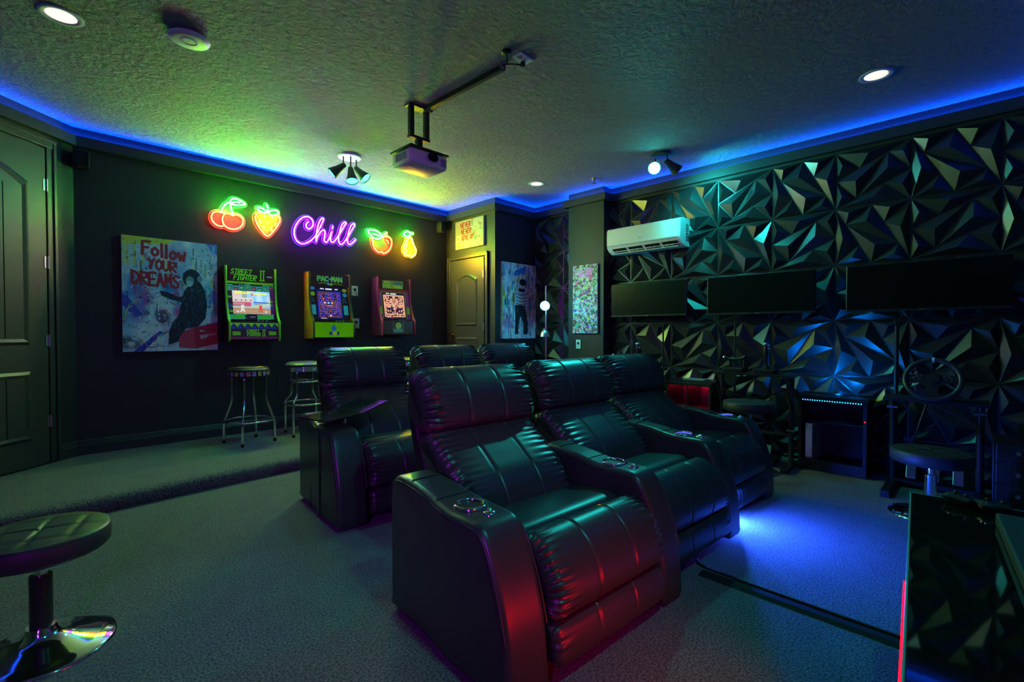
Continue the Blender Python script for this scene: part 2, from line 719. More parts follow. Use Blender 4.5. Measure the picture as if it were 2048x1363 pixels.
def entry_door():
    # the room lies on the -y side of this local frame, so mirror with a half turn
    q = dwp(-0.235)
    return make_door('door_1', (q[0], q[1], 0), rz + PI, ed_w, ed_h, PLAT + 0.01,
                     [(0.125, ed_w - 0.125, 0.99, 2.16, 0.10), (0.125, ed_w - 0.125, 0.30, 0.80, 0.0)], -1,
                     planks=True, hinges=(0.42, 1.02, 1.60, 2.17))


entry_door()
# closet door in the side wall, room lies towards -x
make_door('door_2', (XC, 4.325, 0), PI / 2, 0.66, 1.90, PLAT + 0.01,
          [(0.12, 0.54, 1.16, 1.76, 0.07), (0.12, 0.54, 0.25, 1.02, 0.0)], -1, handle=(0.60, 1.055), hinges=(0.4, 1.15, 1.80), casing=0.05)

# ------------------------------------------------------------------ neon signs
NEON = dict(
    chill=[(2.041,2.249),(2.019,2.225),(2.016,2.196),(2.036,2.174),(2.062,2.184),(2.086,2.219),(2.086,2.261),(2.062,2.291),(2.021,2.299),(1.972,2.276),(1.924,2.217),(1.896,2.148),(1.895,2.084),(1.919,2.031),(1.962,2.008),(2.01,2.019),(2.068,2.059),(2.11,2.107),(2.139,2.157),(2.17,2.224),(2.195,2.283),(2.202,2.309),(2.183,2.309),(2.161,2.277),(2.14,2.219),(2.127,2.151),(2.12,2.091),(2.119,2.05)],
    chill_h=[(2.12,2.062),(2.143,2.12),(2.178,2.171),(2.203,2.186),(2.217,2.164),(2.211,2.113),(2.207,2.079),(2.22,2.059),(2.241,2.068),(2.268,2.121),(2.292,2.184)],
    chill_idot=[(2.304,2.247),(2.297,2.215)],
    chill_ll=[(2.293,2.186),(2.281,2.14),(2.276,2.097),(2.289,2.069),(2.316,2.078),(2.351,2.124),(2.397,2.2),(2.438,2.271),(2.456,2.3),(2.447,2.31),(2.424,2.298),(2.402,2.261),(2.383,2.198),(2.369,2.135),(2.369,2.092),(2.387,2.06),(2.414,2.066),(2.451,2.112),(2.497,2.189),(2.54,2.261),(2.559,2.299),(2.545,2.31),(2.521,2.292),(2.498,2.241),(2.479,2.177),(2.469,2.123),(2.478,2.081),(2.501,2.071),(2.534,2.095),(2.567,2.133)],
    ch_stem1=[(1.23,2.206),(1.24,2.237),(1.26,2.273),(1.286,2.3),(1.306,2.311)],
    ch_stem2=[(1.328,2.194),(1.318,2.236),(1.312,2.279),(1.306,2.311)],
    ch_leaf=[(1.306,2.311),(1.316,2.338),(1.339,2.353),(1.372,2.35),(1.406,2.338),(1.436,2.318),(1.406,2.303),(1.365,2.293),(1.332,2.296),(1.306,2.311)],
    ch_vein=[(1.324,2.311),(1.359,2.325),(1.392,2.324)],
    ch_l=[(1.272,2.205),(1.234,2.199),(1.202,2.204),(1.17,2.188),(1.154,2.153),(1.16,2.114),(1.188,2.083),(1.226,2.073),(1.255,2.085)],
    ch_r=[(1.331,2.189),(1.358,2.203),(1.391,2.194),(1.415,2.164),(1.411,2.119),(1.383,2.084),(1.343,2.063),(1.297,2.063),(1.258,2.087),(1.243,2.128),(1.249,2.173),(1.272,2.2),(1.305,2.199),(1.331,2.189)],
    st_out=[(1.575,2.256),(1.543,2.247),(1.525,2.213),(1.532,2.169),(1.556,2.119),(1.592,2.071),(1.62,2.044),(1.635,2.04),(1.657,2.053),(1.694,2.102),(1.728,2.154),(1.75,2.205),(1.751,2.236),(1.728,2.26)],
    st_l1=[(1.544,2.308),(1.572,2.31),(1.608,2.297),(1.637,2.277),(1.608,2.268),(1.572,2.273),(1.551,2.289),(1.544,2.308)],
    st_l2=[(1.644,2.272),(1.666,2.296),(1.703,2.307),(1.736,2.301),(1.732,2.28),(1.702,2.258),(1.666,2.255),(1.644,2.272)],
    st_stem=[(1.641,2.286),(1.638,2.324),(1.626,2.351)],
    st_seeds=[(1.604,2.234),(1.676,2.232),(1.567,2.174),(1.636,2.174),(1.709,2.171),(1.599,2.118),(1.672,2.114)],
    ap_leaf=[(2.716,2.263),(2.758,2.273),(2.817,2.275),(2.868,2.255),(2.902,2.217),(2.867,2.188),(2.816,2.182),(2.774,2.195),(2.741,2.225),(2.716,2.263)],
    ap_vein=[(2.774,2.23),(2.825,2.23),(2.876,2.218)],
    ap_stem=[(2.911,2.223),(2.937,2.254),(2.968,2.27)],
    ap_out=[(2.778,2.177),(2.782,2.123),(2.803,2.072),(2.841,2.035),(2.875,2.027),(2.893,2.037),(2.919,2.021),(2.963,2.038),(3.007,2.082),(3.03,2.141),(3.026,2.196),(2.99,2.222),(2.933,2.218)],
    ap_hi=[(2.95,2.184),(2.981,2.178),(2.99,2.143)],
    pe_leaf=[(3.195,2.284),(3.219,2.316),(3.257,2.329),(3.297,2.315),(3.28,2.282),(3.238,2.268),(3.195,2.284)],
    pe_stem=[(3.29,2.296),(3.309,2.31),(3.338,2.321)],
    pe_out=[(3.274,2.261),(3.247,2.226),(3.228,2.175),(3.199,2.123),(3.199,2.074),(3.227,2.037),(3.27,2.034),(3.284,2.041),(3.322,2.03),(3.366,2.069),(3.373,2.12),(3.347,2.166),(3.328,2.213),(3.309,2.255),(3.274,2.261)],
    pe_h1=[(3.251,2.166),(3.234,2.139)],
    pe_h2=[(3.227,2.114),(3.244,2.075)])
NY = 5.062


def neon_mats(nm, core, jacket, ks, js):
    return emitter(nm + '_core', core, ks), emitter(nm + '_jacket', jacket, js)


NM = {
    'green': neon_mats('neon_green', (0.008, 1.0, 0.012), (0.0, 1.0, 0.006), 1250.0, 48.0),
    'red': neon_mats('neon_red', (1.0, 0.03, 0.005), (1.0, 0.007, 0.002), 170.0, 22.0),
    'amber': neon_mats('neon_amber', (1.0, 0.48, 0.002), (1.0, 0.30, 0.0), 1000.0, 10.0),
    'violet': neon_mats('neon_violet', (0.42, 0.008, 1.0), (0.045, 0.0, 1.0), 250.0, 13.0),
}
M_acrylic = mat('clear_acrylic', (0.9, 0.9, 0.95), 0.08, spec=0.5, alpha=0.10)
M_acrylic_edge = mat('acrylic_edge', (0.9, 0.9, 0.92), 0.5, spec=0.5)


def contour(strokes, off, res=0.006):
    """outline of everything within off of the strokes: marching squares on a distance field"""
    P = np.concatenate([np.array(s) for s in strokes])
    lo = P.min(0) - off - 3 * res
    hi = P.max(0) + off + 3 * res
    nx, nz = int((hi[0] - lo[0]) / res) + 1, int((hi[1] - lo[1]) / res) + 1
    X, Z = np.meshgrid(lo[0] + np.arange(nx) * res, lo[1] + np.arange(nz) * res, indexing='ij')
    D = np.full((nx, nz), 9.0)
    for q in P:
        D = np.minimum(D, np.hypot(X - q[0], Z - q[1]))
    F = D - off
    segs = {}

    def lerp(a, b):
        fa, fb = F[a], F[b]
        t = fa / (fa - fb)
        return (X[a] + (X[b] - X[a]) * t, Z[a] + (Z[b] - Z[a]) * t)
    edges = []
    for i in range(nx - 1):
        for j in range(nz - 1):
            c = [(i, j), (i + 1, j), (i + 1, j + 1), (i, j + 1)]
            ins = [F[q] < 0 for q in c]
            if all(ins) or not any(ins):
                continue
            cr = []
            for k in range(4):
                if ins[k] != ins[(k + 1) % 4]:
                    a, b = c[k], c[(k + 1) % 4]
                    key = (min(a, b), max(a, b))
                    cr.append((key, lerp(a, b)))
            if len(cr) >= 2:
                edges.append((cr[0], cr[1]))
            if len(cr) == 4:
                edges.append((cr[2], cr[3]))
    pos = {}
    adj = {}
    for (ka, pa_), (kb, pb_) in edges:
        pos[ka], pos[kb] = pa_, pb_
        adj.setdefault(ka, []).append(kb)
        adj.setdefault(kb, []).append(ka)
    loops = []
    seen = set()
    for k0 in adj:
        if k0 in seen:
            continue
        loop = [k0]
        seen.add(k0)
        cur = k0
        while True:
            nx_ = [q for q in adj[cur] if q not in seen]
            if not nx_:
                break
            cur = nx_[0]
            seen.add(cur)
            loop.append(cur)
        loops.append([pos[q] for q in loop])
    loops.sort(key=lambda l: -len(l))
    return loops[0]


def neon_sign(name, label, strokes, fill=True):
    """strokes: list of (points, colour name, width, closed)"""
    allp = []
    pts3 = []
    for pts, col, w, closed in strokes:
        sp = smooth_path(pts, 6, False) if len(pts) > 2 else [pts[0], ((pts[0][0] + pts[1][0]) / 2, (pts[0][1] + pts[1][1]) / 2), pts[1]]
        pts3.append((sp, col, w))
        allp.append(sp)
    cx = float(np.mean([p[0] for s in allp for p in s]))
    cz = float(np.min([p[1] for s in allp for p in s]))
    root = thing(name, label, 'neon sign', (cx, NY, cz))
    loop = contour(allp, 0.022)
    # thin it and smooth it
    L = np.array(loop)
    for _ in range(2):
        L = (np.roll(L, 1, 0) + 2 * L + np.roll(L, -1, 0)) / 4
    L = [(float(a) - cx, float(b) - cz) for a, b in L[::2]]
    ac = MB().prism(L, 0.010, 0.014, lambda a, b, h: (a, h, b)).build('acrylic_backing', M_acrylic, root)
    MB().tube([(a, 0.010, b) for a, b in L], 0.0016, 5, closed=True).build('backing_edge', M_acrylic_edge, ac)
    for sp, col, w in pts3:
        core, jac = NM[col]
        q = [(a - cx, 0.0, b - cz) for a, b in sp]
        jk = MB().tube([(a, 0.003, b) for a, y, b in q], w * 1.75, 8).build('neon_tube', jac, root, smooth=60)
        MB().tube([(a, -w * 0.95, b) for a, y, b in q], w, 7).build('glow_core', core, jk, smooth=60)
    # standoff screws to the wall
    a0 = min(L, key=lambda p: p[0] + p[1])
    a1 = max(L, key=lambda p: p[0] + p[1])
    for a, b in ((a0[0] * 0.9, a0[1] * 0.9 + 0.01), (a1[0] * 0.9, a1[1] * 0.9)):
        MB().cyl((a, -0.002, b), (a, 5.10 - NY, b), 0.004, n=8).build('standoff', M_steel, root, smooth=40)
    return root


N = NEON
neon_sign('cherry_neon_sign', 'neon sign of two red cherries with a green stem and leaf', [
    (N['ch_l'], 'red', 0.0052, 0), (N['ch_r'], 'red', 0.0052, 0), (N['ch_stem1'], 'green', 0.005, 0), (N['ch_stem2'], 'green', 0.005, 0),
    (N['ch_leaf'], 'green', 0.005, 0), (N['ch_vein'], 'green', 0.004, 0)])
seeds = [([(x, z + 0.014), (x, z - 0.014)], 'amber', 0.005, 0) for x, z in N['st_seeds']]
neon_sign('strawberry_neon_sign', 'neon sign of a red strawberry with amber seeds and green leaves', [
    (N['st_out'], 'red', 0.0052, 0), (N['st_l1'], 'green', 0.005, 0), (N['st_l2'], 'green', 0.005, 0), (N['st_stem'], 'green', 0.005, 0)] + seeds)
neon_sign('script_neon_sign', 'violet neon sign spelling Chill in script letters', [
    (N['chill'], 'violet', 0.0055, 0), (N['chill_h'], 'violet', 0.0055, 0), (N['chill_idot'], 'violet', 0.0055, 0), (N['chill_ll'], 'violet', 0.0055, 0)])
neon_sign('apple_neon_sign', 'neon sign of a red apple with a large green leaf', [
    (N['ap_out'], 'red', 0.0055, 0), (N['ap_hi'], 'red', 0.004, 0), (N['ap_leaf'], 'green', 0.0055, 0), (N['ap_vein'], 'green', 0.0045, 0), (N['ap_stem'], 'green', 0.0055, 0)])
neon_sign('pear_neon_sign', 'amber neon sign of a pear with a small green leaf', [
    (N['pe_out'], 'amber', 0.0062, 0), (N['pe_h1'], 'amber', 0.004, 0), (N['pe_h2'], 'amber', 0.004, 0), (N['pe_leaf'], 'green', 0.0055, 0), (N['pe_stem'], 'green', 0.0055, 0)])

# ------------------------------------------------------------------ flat prints: painted per face of a fine mesh
class Canvas:
    def __init__(s, w, h, col=(1, 1, 1)):
        s.w, s.h = w, h
        s.a = np.ones((h, w, 3)) * np.array(col)
        s.Y, s.X = np.mgrid[0:h, 0:w]
        s.X = (s.X + 0.5) / w
        s.Y = (s.Y + 0.5) / h      # 0 at the top
        s.asp = h / w

    def put(s, mask, col, al=1.0):
        m = (mask * al)[..., None] if mask.dtype != bool else (mask.astype(float) * al)[..., None]
        s.a = s.a * (1 - m) + np.array(col) * m

    def rect(s, x0, y0, x1, y1, col, al=1.0):
        s.put((s.X >= x0) & (s.X < x1) & (s.Y >= y0) & (s.Y < y1), col, al)

    def ell(s, cx, cy, rx, ry, col, al=1.0, soft=0):
        d = np.hypot((s.X - cx) / rx, (s.Y - cy) / ry)
        s.put(np.clip((1 - d) / soft, 0, 1) if soft else d < 1, col, al)

    def poly(s, pts, col, al=1.0):
        ins = np.zeros(s.X.shape, bool)
        n = len(pts)
        for i in range(n):
            (x0, y0), (x1, y1) = pts[i], pts[(i + 1) % n]
            if y0 == y1:
                continue
            c = ((y0 > s.Y) != (y1 > s.Y)) & (s.X < (x1 - x0) * (s.Y - y0) / (y1 - y0) + x0)
            ins ^= c
        s.put(ins, col, al)

    def stroke(s, pts, w, col, al=1.0):
        """w in units of the width"""
        d = np.full(s.X.shape, 9.0)
        for (x0, y0), (x1, y1) in zip(pts[:-1], pts[1:]):
            ax, ay, bx, by = x0, y0 * s.asp, x1, y1 * s.asp
            vx, vy = bx - ax, by - ay
            L = vx * vx + vy * vy + 1e-9
            t = np.clip(((s.X - ax) * vx + (s.Y * s.asp - ay) * vy) / L, 0, 1)
            d = np.minimum(d, np.hypot(s.X - ax - t * vx, s.Y * s.asp - ay - t * vy))
        s.put(np.clip((w / 2 - d) * s.w + 0.5, 0, 1), col, al)

    def text(s, txt, x, y, h, col, w=0.02, slant=0.0, adv=0.82, rise=0.0, al=1.0, fit=None):
        """top-left x,y ; h letter height as a part of the canvas height; fit = total width"""
        lw = h * s.asp * 0.62
        wd = {'l': 0.42, 'I': 0.75, 'i': 0.4, ' ': 0.6, '.': 0.4, '-': 0.7}
        gap = adv - 0.47
        if fit:
            tot = sum(wd.get(c, 1.0) for c in txt) + gap * (len(txt) - 1)
            lw = fit / tot
        for ch in txt:
            k = wd.get(ch, 1.0)
            for st in FONT.get(ch, []):
                P = [(x + ((px if k == 1.0 else 0.5 * k + (px - 0.5) * k) + slant * (1 - py)) * lw, y + py * h) for px, py in st]
                s.stroke(P, w, col, al)
            x += lw * (k + gap)
            y += rise

    def drips(s, n, cols, y0=(0, 0.8), ln=(0.05, 0.3), w=(0.004, 0.012), al=0.9):
        for _ in range(n):
            x = rng.uniform(0, 1)
            a = rng.uniform(*y0)
            s.stroke([(x, a), (x + rng.uniform(-.003, .003), a + rng.uniform(*ln))], rng.uniform(*w), cols[rng.integers(len(cols))], al)

    def blobs(s, n, cols, r=(0.02, 0.1), al=0.8, yr=(0, 1), soft=0.5):
        for _ in range(n):
            q = rng.uniform(*r)
            s.ell(rng.uniform(0, 1), rng.uniform(*yr), q, q / s.asp * rng.uniform(0.6, 1.6), cols[rng.integers(len(cols))], al, soft)

    def specks(s, n, cols, r=(0.003, 0.009), yr=(0, 1), al=1.0):
        for _ in range(n):
            q = rng.uniform(*r)
            s.ell(rng.uniform(0, 1), rng.uniform(*yr), q, q / s.asp, cols[rng.integers(len(cols))], al)

    def mesh(s, name, m, fn):
        """fn(u,v)->xyz, u to the right 0..1, v down 0..1"""
        w, h = s.w, s.h
        vs = [fn(i / w, j / h) for j in range(h + 1) for i in range(w + 1)]
        me = bpy.data.meshes.new(name)
        I = np.arange(w)[None, :] + (np.arange(h) * (w + 1))[:, None]
        F = np.stack([I + w + 1, I + w + 2, I + 1, I], -1).reshape(-1, 4)
        me.from_pydata(vs, [], F.tolist())
        at = me.attributes.new('paint', 'FLOAT_COLOR', 'FACE')
        c = np.ones((w * h, 4), np.float32)
        c[:, :3] = np.clip(s.a, 0, 1).reshape(-1, 3)
        at.data.foreach_set('color', c.ravel())
        me.materials.append(m)
        return me

    def build(s, name, m, parent, fn):
        o = bpy.data.objects.new(name, s.mesh(name, m, fn))
        COL.objects.link(o)
        o.parent = parent
        return o


FONT = {
    'A': [[(0, 1), (.5, 0), (1, 1)], [(.2, .62), (.8, .62)]], 'B': [[(0, 0), (0, 1)], [(0, 0), (.8, .1), (.8, .4), (0, .48)], [(0, .48), (.95, .6), (.9, .92), (0, 1)]],
    'C': [[(1, .15), (.6, 0), (.15, .15), (0, .5), (.15, .85), (.6, 1), (1, .85)]], 'D': [[(0, 0), (0, 1)], [(0, 0), (.7, .15), (1, .5), (.7, .85), (0, 1)]],
    'E': [[(1, 0), (0, 0), (0, 1), (1, 1)], [(0, .5), (.8, .5)]], 'F': [[(1, 0), (0, .03), (0, 1)], [(0, .48), (.75, .46)]],
    'G': [[(1, .15), (.6, 0), (.15, .15), (0, .5), (.15, .85), (.6, 1), (1, .85), (1, .55), (.6, .55)]], 'H': [[(0, 0), (0, 1)], [(1, 0), (1, 1)], [(0, .5), (1, .5)]],
    'I': [[(.5, 0), (.5, 1)], [(.15, 0), (.85, 0)], [(.15, 1), (.85, 1)]], 'K': [[(0, 0), (0, 1)], [(1, 0), (0, .55), (1, 1)]], 'L': [[(0, 0), (0, 1), (.9, 1)]],
    'M': [[(0, 1), (.1, 0), (.5, .6), (.9, 0), (1, 1)]], 'N': [[(0, 1), (0, 0), (1, 1), (1, 0)]],
    'O': [[(.5, 0), (.1, .2), (0, .5), (.1, .8), (.5, 1), (.9, .8), (1, .5), (.9, .2), (.5, 0)]], 'P': [[(0, 1), (0, 0), (.9, .08), (.9, .45), (0, .52)]],
    'R': [[(0, 1), (0, 0), (.9, .08), (.9, .42), (0, .5), (1, 1)]], 'S': [[(1, .12), (.5, 0), (.05, .2), (.3, .45), (.9, .65), (.8, .92), (.4, 1), (0, .85)]],
    'T': [[(0, 0), (1, 0)], [(.5, 0), (.5, 1)]], 'U': [[(0, 0), (0, .75), (.4, 1), (.9, .8), (1, 0)]], 'V': [[(0, 0), (.5, 1), (1, 0)]],
    'W': [[(0, 0), (.25, 1), (.5, .35), (.75, 1), (1, 0)]], 'Y': [[(0, 0), (.5, .5), (1, 0)], [(.5, .5), (.3, 1)]],
    'o': [[(.5, .4), (.1, .55), (.05, .8), (.4, 1), (.85, .85), (.9, .6), (.5, .4)]], 'l': [[(.4, 0), (.45, 1)]], 'w': [[(0, .4), (.25, 1), (.5, .6), (.75, 1), (1, .35)]],
    '-': [[(.2, .5), (.8, .5)]], '.': [[(.2, .95), (.25, 1)]], '1': [[(.3, .2), (.6, 0), (.6, 1)]], 'i': [[(.4, .4), (.4, 1)], [(.4, .15), (.4, .18)]],
}

M_print = paint_mat('canvas_print', 0.45, spec=0.4)
M_print_gloss = paint_mat('gloss_print', 0.18, spec=0.5)
M_lit_print = paint_mat('arcade_screen', 0.3, emit=1.1)
M_lit_art = paint_mat('arcade_art', 0.35, emit=0.28)

WHITE, BLACK = (0.85, 0.86, 0.88), (0.012, 0.014, 0.02)


def framed_canvas(name, label, loc, rz, w, h, canvas, depth=0.028):
    """local x to the right as seen, y away from the viewer, z up; loc = lower left corner on the wall face"""
    r = thing(name, label, 'wall art', loc, rz)
    MB().box((w / 2, -depth / 2, h / 2), (w, depth, h), 0.003).build('stretched_canvas', M_canvas, r)
    canvas.build('painting', M_print, r, lambda u, v: (u * w, -depth - 0.0012, (1 - v) * h))
    return r


def art_big():
    c = Canvas(210, 296, (0.52, 0.66, 0.74))
    blue, lb, mag, yel, vio, gr = (0.03, 0.2, 0.62), (0.12, 0.5, 0.75), (0.65, 0.08, 0.3), (0.7, 0.66, 0.08), (0.25, 0.15, 0.55), (0.05, 0.4, 0.15)
    c.blobs(60, [lb, (0.55, 0.6, 0.75), WHITE, (0.4, 0.6, 0.7), vio], (0.05, 0.2), 0.55)
    c.blobs(26, [blue, lb, mag, vio], (0.03, 0.12), 0.8, (0.4, 0.75))
    c.poly([(0, 0), (0.55, 0), (0.42, 0.05), (0.2, 0.06), (0, 0.07)], yel)
    for x in (0.02, 0.055, 0.12, 0.205):
        c.stroke([(x, 0.02), (x, rng.uniform(0.15, 0.27))], 0.018, yel)
    c.poly([(0.87, 0), (1, 0), (1, 0.10), (0.93, 0.06)], (0.06, 0.16, 0.6))
    c.drips(40, [WHITE, (0.1, 0.3, 0.7), BLACK, (0.6, 0.75, 0.8)], (0.0, 0.7), (0.03, 0.16))
    c.drips(30, [BLACK, (0.2, 0.1, 0.1), yel], (0.12, 0.4), (0.05, 0.15), (0.006, 0.02), 0.7)
    c.blobs(14, [(0.06, 0.06, 0.10), (0.12, 0.1, 0.2)], (0.03, 0.09), 0.85, (0.55, 0.95))
    c.blobs(12, [yel, gr, WHITE, (0.6, 0.5, 0.2)], (0.02, 0.06), 0.85, (0.35, 0.95))
    c.poly([(0.0, 0.5), (0.05, 0.52), (0.2, 0.68), (0.12, 0.70), (0.0, 0.6)], (0.06, 0.08, 0.5))
    c.poly([(0.10, 1.0), (0.36, 0.82), (0.40, 0.83), (0.2, 1.0)], (0.05, 0.05, 0.45))
    for _ in range(30):
        x, y = rng.uniform(0, 0.5), rng.uniform(0.5, 0.98)
        a = rng.uniform(0, PI)
        l = rng.uniform(0.03, 0.13)
        c.stroke([(x, y), (x + l * math.cos(a), y + l * math.sin(a) * 0.7)], rng.uniform(0.005, 0.014), [WHITE, blue, mag, yel, BLACK][rng.integers(5)], 0.9)
    for _ in range(40):
        x, y = rng.uniform(0.62, 0.98), rng.uniform(0.22, 0.7)
        c.stroke([(x, y), (x, y + rng.uniform(0.02, 0.08))], rng.uniform(0.005, 0.02), [WHITE, lb, blue, (0.7, 0.75, 0.85)][rng.integers(4)], 0.8)
    for _ in range(420):
        x, y = rng.uniform(0, 1), rng.uniform(0.1, 1)
        a = rng.normal(PI / 2, 0.7)
        l = rng.uniform(0.01, 0.06)
        c.stroke([(x, y), (x + l * math.cos(a), y + l * math.sin(a) * 0.7)], rng.uniform(0.004, 0.012),
                 [WHITE, blue, mag, yel, BLACK, lb, (0.5, 0.7, 0.75), vio, gr][rng.integers(9)], 0.75)
    c.specks(420, [BLACK, WHITE, mag, yel, blue], (0.003, 0.010))
    # red crate at the lower right
    red = (0.55, 0.02, 0.06)
    c.poly([(0.58, 0.83), (0.72, 0.79), (1, 0.735), (1, 0.94), (0.75, 0.985), (0.56, 0.97)], red)
    c.poly([(0.72, 0.79), (0.58, 0.83), (0.56, 0.97), (0.75, 0.985)], (0.68, 0.06, 0.1))
    for k in range(12):
        x = 0.80 + k * 0.015
        c.stroke([(x, 0.862 - k * 0.002), (x + rng.uniform(-.006, .012), 0.895 - k * 0.004)], 0.007, (0.8, 0.7, 0.75))
    c.rect(0.79, 0.815, 0.84, 0.825, (0.8, 0.7, 0.75))
    c.poly([(0.75, 0.985), (1, 0.94), (1, 1), (0.6, 1)], (0.7, 0.6, 0.65))
    # generic dark seated shape in loose brush marks
    dk, md = (0.02, 0.03, 0.05), (0.05, 0.09, 0.13)
    c.poly([(0.80, 0.36), (0.86, 0.45), (0.88, 0.58), (0.86, 0.70), (0.78, 0.775), (0.64, 0.80), (0.58, 0.86), (0.56, 0.92), (0.45, 0.95),
            (0.46, 0.82), (0.50, 0.74), (0.56, 0.68), (0.58, 0.60), (0.62, 0.46), (0.70, 0.38)], dk)
    c.ell(0.71, 0.335, 0.10, 0.085, dk)
    c.poly([(0.64, 0.50), (0.60, 0.56), (0.46, 0.53), (0.38, 0.50), (0.37, 0.46), (0.45, 0.47), (0.56, 0.51)], dk)
    for _ in range(150):
        x, y = rng.uniform(0.50, 0.86), rng.uniform(0.40, 0.86)
        i, j = int(y * c.h), int(x * c.w)
        if c.a[i, j].sum() < 0.12:
            l = rng.uniform(0.01, 0.035)
            c.stroke([(x, y), (x - l * 0.5, y + l * 0.8)], 0.007, md if rng.random() < 0.7 else (0.12, 0.2, 0.26))
    c.ell(0.69, 0.36, 0.045, 0.045, (0.22, 0.32, 0.36))
    c.ell(0.685, 0.385, 0.035, 0.028, (0.42, 0.55, 0.6))
    c.ell(0.80, 0.335, 0.03, 0.03, (0.2, 0.3, 0.34))
    c.poly([(0.42, 0.955), (0.56, 0.915), (0.57, 0.935), (0.46, 0.975)], (0.4, 0.5, 0.6))
    tr = (0.50, 0.035, 0.05)
    c.text('Follow', 0.20, 0.035, 0.115, tr, 0.032, adv=0.70, rise=0.006, fit=0.44)
    c.text('YOUR', 0.26, 0.185, 0.085, tr, 0.027, adv=0.75, rise=0.006, fit=0.28)
    c.text('DREAMS', 0.10, 0.300, 0.110, tr, 0.030, adv=0.75, rise=0.004, fit=0.47)
    for x in (0.24, 0.3, 0.42, 0.55, 0.13, 0.36, 0.48):
        y = rng.uniform(0.12, 0.38)
        c.stroke([(x, y), (x, y + rng.uniform(0.04, 0.08))], 0.009, tr)
    return c


framed_canvas('graffiti_canvas', 'large splattered canvas with red painted words Follow your dreams', (0.505, 5.099, 0.918), 0, 0.69, 0.975, art_big(), 0.035)


def art_words():
    c = Canvas(110, 76, (0.75, 0.70, 0.55))
    c.rect(0, 0, 0.16, 1, (0.62, 0.5, 0.38))
    c.poly([(0.22, 0.05), (1, 0), (1, 1), (0.35, 1), (0.3, 0.6)], (0.78, 0.78, 0.72))
    c.blobs(50, [(0.7, 0.2, 0.1), (0.3, 0.5, 0.6), (0.75, 0.65, 0.15), (0.8, 0.8, 0.75), (0.6, 0.3, 0.15), (0.2, 0.5, 0.25)], (0.02, 0.07), 0.7)
    c.rect(0, 0, 0.14, 1, (0.66, 0.55, 0.42))
    c.drips(30, [(0.7, 0.2, 0.1), (0.25, 0.35, 0.4), (0.8, 0.8, 0.7), (0.7, 0.6, 0.1)], (0, 0.7), (0.05, 0.25), (0.008, 0.02))
    tr = (0.62, 0.06, 0.03)
    c.text('NEVER', 0.20, 0.08, 0.17, tr, 0.028, adv=0.75, fit=0.36)
    c.text('NEVER', 0.22, 0.31, 0.17, tr, 0.028, adv=0.75, fit=0.36)
    c.text('GIVE UP', 0.24, 0.54, 0.16, tr, 0.026, adv=0.75, fit=0.42)
    c.ell(0.09, 0.62, 0.07, 0.12, (0.85, 0.82, 0.7))
    c.ell(0.09, 0.62, 0.035, 0.06, (0.6, 0.5, 0.35))
    c.blobs(10, [(0.7, 0.75, 0.7)], (0.04, 0.08), 0.6, (0.75, 1))
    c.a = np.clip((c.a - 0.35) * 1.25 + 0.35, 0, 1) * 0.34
    return c


# on the closet wall (faces -x): seen from the room its right is towards -y
framed_canvas('words_canvas', 'small colourful canvas lettered Never give up above the closet door', (XC - 0.001, 4.871, 2.149), -PI / 2, 0.546, 0.358, art_words())


def art_street():
    c = Canvas(120, 172, (0.78, 0.82, 0.85))
    cols = [(0.65, 0.15, 0.06), (0.04, 0.22, 0.55), (0.1, 0.5, 0.65), (0.7, 0.62, 0.1), WHITE, (0.55, 0.6, 0.66), (0.03, 0.03, 0.05), (0.6, 0.1, 0.25)]
    c.blobs(50, cols, (0.02, 0.10), 0.55)
    c.drips(170, cols, (-0.1, 0.9), (0.05, 0.28), (0.006, 0.022), 0.85)
    c.drips(150, [(0.62, 0.10, 0.03), (0.02, 0.16, 0.5), (0.03, 0.42, 0.6), (0.72, 0.55, 0.02), (0.05, 0.4, 0.2), (0.02, 0.02, 0.04), (0.65, 0.25, 0.05)], (0.0, 0.85), (0.02, 0.12), (0.008, 0.035), 0.9)
    c.rect(0.96, 0, 1, 1, (0.6, 0.6, 0.1))
    c.rect(0.0, 0.3, 0.03, 0.85, (0.35, 0.55, 0.15))
    c.poly([(0.5, 0.06), (0.66, 0.02), (0.64, 0.13), (0.3, 0.17), (0.34, 0.1)], (0.04, 0.18, 0.55))
    c.blobs(10, [(0.55, 0.12, 0.2), (0.6, 0.2, 0.4)], (0.05, 0.1), 0.8, (0.72, 0.9))
    c.blobs(24, [(0.3, 0.75, 0.8), (0.6, 0.85, 0.85)], (0.03, 0.08), 0.7, (0.7, 1))
    dk = (0.015, 0.02, 0.03)
    # generic standing figure: two dark trouser legs, pale top, dark cap of hair
    c.poly([(0.34, 0.53), (0.62, 0.55), (0.66, 0.66), (0.72, 0.84), (0.70, 0.94), (0.58, 0.95), (0.57, 0.80), (0.50, 0.70), (0.44, 0.80), (0.42, 0.94), (0.34, 0.95), (0.35, 0.75)], dk)
    c.poly([(0.42, 0.34), (0.62, 0.34), (0.68, 0.42), (0.70, 0.56), (0.34, 0.55), (0.36, 0.40)], (0.6, 0.68, 0.7))
    for y in (0.40, 0.445, 0.49, 0.53):
        c.stroke([(0.38, y), (0.5, y + 0.02), (0.66, y)], 0.015, dk)
    c.ell(0.55, 0.29, 0.085, 0.06, (0.62, 0.7, 0.72))
    c.ell(0.56, 0.245, 0.10, 0.045, dk)
    c.rect(0.44, 0.33, 0.62, 0.37, dk)
    c.specks(120, cols, (0.004, 0.012))
    return c


framed_canvas('street_canvas', 'tall paint-drip canvas with a dark standing figure in the nook', (3.979, YD - 0.001, 1.005), 0, 0.65, 0.937, art_street())


